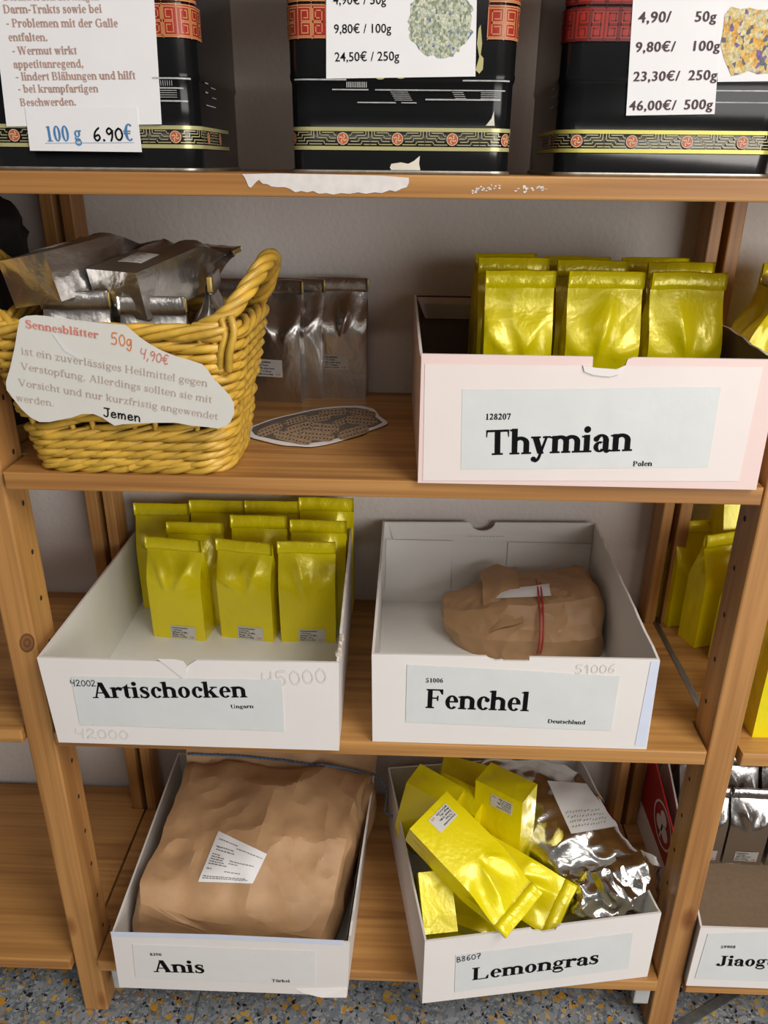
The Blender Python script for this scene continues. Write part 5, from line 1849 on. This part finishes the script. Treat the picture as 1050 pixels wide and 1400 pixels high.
for (x0, y0, x1, y1, w) in [(420, 574, 452, 569, 6), (388, 579, 420, 570, 5), (455, 581, 474, 574, 5), (436, 565, 476, 562, 6), (478, 563, 514, 567, 6), (470, 573, 516, 577, 7), (352, 594, 386, 581, 7), (390, 591, 434, 579, 8), (412, 583, 464, 587, 8), (462, 597, 504, 585, 8), (410, 594, 457, 598, 8), (374, 593, 426, 604, 8)]:
    dx, dy = x1 - x0, y1 - y0
    l = math.hypot(dx, dy)
    ux, uy = dx / l, dy / l
    cx, cy = (x0 + x1) / 2, (y0 + y1) / 2
    k = len(pods)
    pods.append(([lie(cx + ux * l / 2 * math.copysign(abs(math.cos(a)) ** 0.6, math.cos(a)) - uy * w * math.copysign(abs(math.sin(a)) ** 0.7, math.sin(a)), cy + uy * l / 2 * math.copysign(abs(math.cos(a)) ** 0.6, math.cos(a)) + ux * w * math.copysign(abs(math.sin(a)) ** 0.7, math.sin(a)) * 0.8, 0.0020 + 0.00002 * k) for a in [2 * PI * i / 24 for i in range(24)]], [tuple(range(24))]))
    for j in range(int(l / 5)):
        for rr in (-1, 1):
            fx, fy = cx + ux * (j * 5 - l / 2 + 3) - uy * rr * w * 0.4, cy + uy * (j * 5 - l / 2 + 3) + ux * rr * w * 0.33
            seeds.append(([lie(fx + 1.4 * math.cos(a), fy + 0.8 * math.sin(a), 0.0024) for a in [2 * PI * i / 6 for i in range(6)]], [tuple(range(6))]))
pd = mesh('printed_pods', join(*pods), POD, o, smooth=False)
mesh('printed_seeds', join(*seeds), POD_D, o, smooth=False)

# ------------------------------------------------------------------ brown paper: parcel in the Fenchel box
PF = thing('paper_parcel', 'crumpled brown paper parcel with a red rubber band in the Fenchel box', 'parcel', (0.23, 0.25, ZC + 0.003))
zf = ZC + 0.0035


def ring_x(x, yc, hy, zt, lean=0.0, zl=0.0):
    z0_ = zf + zl
    return [(x, yc - hy * 0.95, z0_), (x, yc - hy * 1.02, z0_ + (zt) * 0.45), (x + lean, yc - hy * 0.62, z0_ + zt * 0.93), (x + lean, yc + hy * 0.15, z0_ + zt * 0.96), (x + lean, yc + hy * 0.75, z0_ + zt * 0.88), (x, yc + hy, z0_ + zt * 0.45), (x, yc + hy * 0.9, z0_)]


rings = [ring_x(0.098, 0.262, 0.030, 0.030, 0, 0.016), ring_x(0.120, 0.258, 0.048, 0.050, 0, 0.004), ring_x(0.150, 0.254, 0.062, 0.066), ring_x(0.185, 0.250, 0.070, 0.080), ring_x(0.220, 0.250, 0.074, 0.083), ring_x(0.258, 0.252, 0.076, 0.086), ring_x(0.292, 0.254, 0.076, 0.092), ring_x(0.312, 0.258, 0.070, 0.094), ring_x(0.3255, 0.258, 0.058, 0.066)]
o = mesh('body', loft(rings, 10, 10, 0.0062, 19, 3, 0.0030, 44, cross=lin), KRAFT, PF, smooth=False)
facets(o, 0.30, 16)
PFBODY = o
flp = [[(0.150, 0.300, zf + 0.075), (0.172, 0.312, zf + 0.086), (0.205, 0.30, zf + 0.090)], [(0.152, 0.25, zf + 0.076), (0.175, 0.25, zf + 0.088), (0.205, 0.255, zf + 0.089)], [(0.150, 0.190, zf + 0.030), (0.170, 0.182, zf + 0.050), (0.205, 0.182, zf + 0.062)]]


def patch(G, nu, nv, amp=0.0, freq=30, seed=0, th=0.0006):
    rows = [cr(r, nu) for r in G]
    K = len(rows[0])
    cols = [cr([r[j] for r in rows], nv) for j in range(K)]
    M = len(cols[0])
    V = [cols[j][i] for i in range(M) for j in range(K)]
    F = [(i * K + j, i * K + j + 1, (i + 1) * K + j + 1, (i + 1) * K + j) for i in range(M - 1) for j in range(K - 1)]
    V, F = crumple(V, F, amp, freq, seed)
    n = len(V)
    V2 = V + [v - V3((0, 0, th)) for v in V]
    F2 = F + [tuple(i + n for i in reversed(f)) for f in F]
    bd = [i for i in range(K)] + [i * K + K - 1 for i in range(1, M)] + [(M - 1) * K + j for j in range(K - 2, -1, -1)] + [i * K for i in range(M - 2, 0, -1)]
    for i in range(len(bd)):
        a, b = bd[i], bd[(i + 1) % len(bd)]
        F2.append((a, b, b + n, a + n))
    return V2, F2


facets(mesh('loose_end', patch(flp, 10, 10, 0.004, 30, 7), KRAFT, PF, smooth=False), 0.3)
dg = bpy.context.evaluated_depsgraph_get()
for k in range(2):
    bp_ = []
    for i in range(40):
        an = 2 * PI * i / 40
        x = 0.2345 + 0.010 * math.sin(an) * 0 + 0.004 * (k - 0.5) * 2 * 0.6 + 0.012 * (0.5 - math.cos(an) * 0.5)
        bp_.append((x - 0.006, 0.244 - 0.0835 * math.cos(an) * (1 if math.cos(an) > 0 else 0.98), zf + 0.041 + 0.047 * math.sin(an)))
    mesh('rubber_band', tube(bp_, 0.0014, 6, closed=True), RUBBER, PF)

# brown paper bag in the Anis box
PN = thing('paper_bag', 'large crumpled brown paper bag with a white printed sticker in the Anis box', 'paper bag', (-0.2, 0.1, ZD + 0.003))
zn = ZD + 0.0035


def sec(yb, L_, R_, zl, zm, zr, yt, sh=0.0):
    """one cross-section: foot left/right at depth yb, shoulders at depth yt"""
    W_ = R_ - L_
    return [(L_ + 0.006, yb, zn), (L_ + W_ * 0.5, yb, zn), (R_ - 0.006, yb, zn), (R_, (yb + yt) / 2, (zn + zr) / 2), (R_ - 0.004, yt, zr), (L_ + W_ * 0.80, yt, zr * 0.45 + zm * 0.55), (L_ + W_ * 0.55, yt, zm + sh), (L_ + W_ * 0.27, yt, zm * 0.6 + zl * 0.4 - sh * 0.4), (L_ + 0.004, yt, zl), (L_ - 0.002, (yb + yt) / 2, (zn + zl) / 2)]


rings = [sec(-0.012, -0.338, -0.078, 0.250, 0.215, 0.188, -0.004),
         sec(-0.010, -0.342, -0.074, 0.264, 0.228, 0.197, 0.002),
         sec(0.012, -0.345, -0.070, 0.272, 0.242, 0.208, 0.014, 0.002),
         sec(0.050, -0.340, -0.061, 0.268, 0.262, 0.236, 0.050, 0.005),
         sec(0.100, -0.333, -0.053, 0.268, 0.276, 0.262, 0.100, 0.008),
         sec(0.150, -0.330, -0.044, 0.272, 0.286, 0.276, 0.150, 0.006),
         sec(0.200, -0.328, -0.032, 0.276, 0.286, 0.278, 0.200, 0.004),
         sec(0.235, -0.330, -0.022, 0.278, 0.283, 0.274, 0.235, 0.0),
         sec(0.262, -0.328, -0.022, 0.262, 0.266, 0.258, 0.258)]
o = mesh('body', loft(rings, 12, 12, 0.0095, 8.0, 9, 0.0046, 21, cross=lin), KRAFT, PN, smooth=False)
facets(o, 0.30, 14)
neck = [[(-0.330, 0.230, 0.270), (-0.24, 0.232, 0.274), (-0.15, 0.232, 0.274), (-0.022, 0.226, 0.266)], [(-0.336, 0.255, 0.298), (-0.24, 0.258, 0.300), (-0.15, 0.258, 0.298), (-0.010, 0.248, 0.288)], [(-0.340, 0.280, 0.375), (-0.24, 0.282, 0.39), (-0.15, 0.282, 0.39), (-0.006, 0.280, 0.37)]]
MOUTH = facets(mesh('bag_mouth', patch(neck, 12, 8, 0.004, 28, 4, 0.001), KRAFT, PN, smooth=False), 0.5)


def drape(bodies, px, off):
    """drop picture-plane outline points onto the paper surface along the sight line"""
    dg_ = bpy.context.evaluated_depsgraph_get()
    out = []
    for x, y in px:
        c, d = ray(x, y)
        best = None
        for bo in (bodies if isinstance(bodies, (list, tuple)) else [bodies]):
            inv = bo.matrix_world.inverted()
            ok, loc, nrm, idx = bo.ray_cast(inv @ c, (inv.to_3x3() @ d).normalized(), depsgraph=dg_)
            if ok:
                w_ = bo.matrix_world @ loc
                n_ = (bo.matrix_world.to_3x3() @ nrm).normalized()
                if n_.dot(d) > 0:
                    n_ = -n_
                if best is None or (w_ - c).length < best[0]:
                    best = ((w_ - c).length, w_ + n_ * off)
        out.append(best[1] if best else None)
    last = next((p_ for p_ in out if p_ is not None), CAM + FW)
    for i, p_ in enumerate(out):
        if p_ is None:
            out[i] = last
        last = out[i]
    return out


bpy.context.view_layer.update()
body = [c for c in PN.children if c.name.startswith('body')][0]
gx, gy = 9, 8


def quad_px(c, u, v):
    (x0, y0), (x1, y1), (x2, y2), (x3, y3) = c
    return ((x0 * (1 - u) + x1 * u) * (1 - v) + (x3 * (1 - u) + x2 * u) * v, (y0 * (1 - u) + y1 * u) * (1 - v) + (y3 * (1 - u) + y2 * u) * v)


cs = [(668, 820), (754, 817), (751, 800), (665, 811)]
pts = drape(PFBODY, [quad_px(cs, j / 8, i / 4) for i in range(5) for j in range(9)], 0.003)
mesh('label', (pts, [(i * 9 + j, i * 9 + j + 1, (i + 1) * 9 + j + 1, (i + 1) * 9 + j) for i in range(4) for j in range(8)]), PAPER_W, PF)
cs = [(271, 1206), (345, 1208), (365, 1168), (299, 1137)]
pts = drape(body, [quad_px(cs, j / gx, i / gy) for i in range(gy + 1) for j in range(gx + 1)], 0.0016)
lb = mesh('sticker', (pts, [(i * (gx + 1) + j, i * (gx + 1) + j + 1, (i + 1) * (gx + 1) + j + 1, (i + 1) * (gx + 1) + j) for i in range(gy) for j in range(gx)]), PAPER_W, PN)
V, F = [], []
random.seed(31)
rows = [(0.86, 0.08, 0.42), (0.80, 0.45, 0.95), (0.72, 0.08, 0.36), (0.66, 0.10, 0.44), (0.56, 0.06, 0.22), (0.51, 0.06, 0.26), (0.46, 0.06, 0.24), (0.41, 0.06, 0.30), (0.36, 0.06, 0.34), (0.50, 0.42, 0.88), (0.44, 0.42, 0.55), (0.26, 0.06, 0.16), (0.24, 0.40, 0.7), (0.07, 0.05, 0.9), (0.11, 0.05, 0.8)]
for v, u0, u1 in rows:
    u = u0
    while u < u1:
        w = random.uniform(0.02, 0.07)
        k = len(V)
        V += drape(body, [quad_px(cs, u, v), quad_px(cs, min(u + w, 0.97), v), quad_px(cs, min(u + w, 0.97), v + 0.022), quad_px(cs, u, v + 0.022)], 0.0021)
        F.append((k, k + 1, k + 2, k + 3))
        u += w + 0.012
mesh('small_print', (V, F), INK_GREY, lb, smooth=False)

# blue cord across the bag mouth, hanging down beside the Lemongras box
body = [c for c in PN.children if c.name.startswith('body')][0]
on_bag = drape([body, MOUTH], [(x_, 1030.5 + 0.0004 * (x_ - 250) ** 2 * 1.0 + 0.01 * (x_ - 250)) for x_ in range(258, 506, 13)], 0.0025)
tail = [at(510, 1058, on_bag[-1].y - 0.004)] + [at(x_, y_, on_bag[-1].y - 0.012) for x_, y_ in [(519, 1066), (528, 1080), (528, 1096), (526, 1108), (532, 1114), (545, 1118)]]
cd_ = cr(on_bag + tail, 8)
parts = []
for q in range(2):
    parts.append(tube([c + V3((0, math.cos(i * 0.9 + q * PI), math.sin(i * 0.9 + q * PI))) * 0.0012 for i, c in enumerate(cd_)], 0.0013, 5))
o = mesh('blue_string', join(*parts), STRING)
tag(o, 'blue twisted string tied across the brown paper bag, its end hanging by the Lemongras box', 'string')

# ------------------------------------------------------------------ heap in the Lemongras box
GL = 'yellow bags heaped in the Lemongras box'
YL = make_bag('yellow_tea_bag', 'x', 'tea bag', GL, 0.081, 0.048, 0.172, 21, 'yellow', lab=(-0.62, 0.30, 0.06, 0.20), amp=0.010)
YLp = make_bag('yellow_tea_bag', 'x', 'tea bag', GL, 0.081, 0.048, 0.168, 22, 'yellow', amp=0.010)


def face_at(proto, label, c0, X, Z, first=False):
    """c0 = the foot corner of the front face at local (-w/2, -d/2, 0)"""
    o = proto if first else copy_tree(proto)
    o['label'] = label
    Z = V3(Z).normalized()
    X = V3(X)
    X = (X - Z * X.dot(Z)).normalized()
    Y = Z.cross(X)
    frame(o, V3(c0) + X * 0.0405 + Y * 0.024, X, Z)
    return o


# the diagonal one on top: foot edge upper left, fold lower right
p0 = at(560.7, 1136, 0.047)
face_at(YL, 'yellow tea bag lying diagonally on top of the Lemongras heap, fold towards the box notch', p0 + V3((0.054, 0.058, 0.0215)), (-0.056, -0.060, -0.021), (0.128, -0.102, -0.066), first=True)
YL.scale = (1, 1, 1.10)
p1 = at(650.5, 1066, 0.150)
face_at(YL, 'yellow tea bag standing on its head in the Lemongras heap, sticker near the top', p1 + V3((0.0665, -0.0465, 0.0)), (-0.82, 0.57, -0.0), (0.02, 0.02, -1.0))
p3 = at(571.6, 1193, 0.042)
Xw = V3((0.011, -0.070, -0.052))
o = copy_tree(YLp)
o['label'] = 'yellow tea bag showing its shiny foot at the front left of the Lemongras box'
Zb = V3((-0.03, 0.62, -0.78))
Xn = (Xw - Zb.normalized() * Xw.dot(Zb.normalized())).normalized()
Yn = Zb.normalized().cross(Xn)
frame(o, p3 + Xn * 0.0405 + (Yn * 0.024 if Yn.x > 0 else -Yn * 0.024), Xn, Zb)
o = copy_tree(YL)
o.scale = (1, 1, 1)
o['label'] = 'yellow tea bag in the back left corner of the Lemongras box, leaning on the wall'
frame(o, at(596, 1074, 0.16), (0.86, -0.45, -0.2), (-0.16, 0.10, -0.98))
o = copy_tree(YL)
o.scale = (1, 1, 1)
o['label'] = 'yellow tea bag at the back of the Lemongras box, under the shelf edge'
frame(o, at(637, 1056, 0.225), (0.9, -0.2, 0.1), (-0.12, 0.25, -0.95))
o = copy_tree(YLp)
o['label'] = 'yellow tea bag wedged behind the diagonal one in the Lemongras box'
frame(o, at(627, 1085, 0.16), (0.85, -0.5, 0.0), (0.05, 0.15, -0.98))
o = YLp
o['label'] = 'yellow tea bag lying under the diagonal one at the left wall of the Lemongras box'
frame(o, (0.075, 0.08, 0.185), (0.15, 0.95, 0.2), (0.9, -0.1, -0.3))
o = copy_tree(YLp)
o['label'] = 'yellow tea bag at the bottom of the Lemongras box, below the diagonal bag fold'
frame(o, (0.115, 0.055, 0.140), (0.98, 0.10, 0.05), (0.05, 0.30, 0.95))
o = copy_tree(YLp)
o['label'] = 'yellow tea bag between the diagonal one and the crushed foil, by the Lemongras box notch'
frame(o, (0.137, 0.112, 0.238), (-0.048, -0.06, -0.055), (0.8, -0.5, -0.1))

# large silver bag with a written label and a crushed bright neck
SG = thing('silver_bag', 'large shiny silver bag with a white written label in the Lemongras box', 'foil bag', (0.29, 0.15, ZD + 0.003))


def sg(px_l, px_r, Y, th, bulge=0.012):
    a, b = at(*px_l, Y), at(*px_r, Y)
    m = (a + b) / 2
    up = V3((0, -0.25, 0.97))
    return [a, a * 0.75 + b * 0.25 + up * bulge * 0.8, m + up * bulge, a * 0.25 + b * 0.75 + up * bulge * 0.8, b, b - V3((0.004, -0.004, th)), m - V3((0, -0.006, th)), a - V3((-0.004, -0.004, th))]


rings = [sg((660, 1046), (775, 1052), 0.262, 0.07), sg((668, 1078), (800, 1078), 0.225, 0.08, 0.018), sg((690, 1120), (825, 1110), 0.180, 0.09, 0.020), sg((715, 1160), (846, 1143), 0.140, 0.09, 0.020), sg((752, 1196), (868, 1170), 0.105, 0.08, 0.014), sg((772, 1218), (884, 1192), 0.080, 0.06, 0.008)]
mesh('body', loft(rings, 10, 14, 0.0095, 12, 2, 0.0016, 40), MIRROR, SG)
cr_r = [sg((778, 1206), (888, 1178), 0.076, 0.05, 0.016), sg((778, 1226), (886, 1204), 0.056, 0.05, 0.022), sg((780, 1244), (874, 1228), 0.040, 0.045, 0.018), sg((786, 1258), (850, 1246), 0.030, 0.03, 0.006)]
facets(mesh('crushed_neck', loft(cr_r, 12, 16, 0.011, 21, 6, 0.0065, 48), MIRROR, SG), 0.28, 24)
bpy.context.view_layer.update()
body = [c for c in SG.children if c.name.startswith('body')][0]
cs = [(781, 1140), (844, 1130), (801, 1072), (748, 1068)]
gx, gy = 8, 10
pts = drape(body, [quad_px(cs, j / gx, i / gy) for i in range(gy + 1) for j in range(gx + 1)], 0.0014)
lb = mesh('label', (pts, [(i * (gx + 1) + j, i * (gx + 1) + j + 1, (i + 1) * (gx + 1) + j + 1, (i + 1) * (gx + 1) + j) for i in range(gy) for j in range(gx)]), PAPER_W, SG)
V, F = [], []
random.seed(77)
for r in range(4):
    v = 0.10 + 0.09 * r
    u = 0.08
    while u < 0.85:
        w = random.uniform(0.03, 0.06)
        k = len(V)
        jj = random.uniform(-0.012, 0.012)
        V += drape(body, [quad_px(cs, u, v + jj), quad_px(cs, u + w, v + 0.03 + jj), quad_px(cs, u + w, v + 0.045 + jj), quad_px(cs, u, v + 0.015 + jj)], 0.0019)
        F.append((k, k + 1, k + 2, k + 3))
        u += w + random.uniform(0.01, 0.03)
mesh('handwriting', (V, F), INK_GREY, lb, smooth=False)
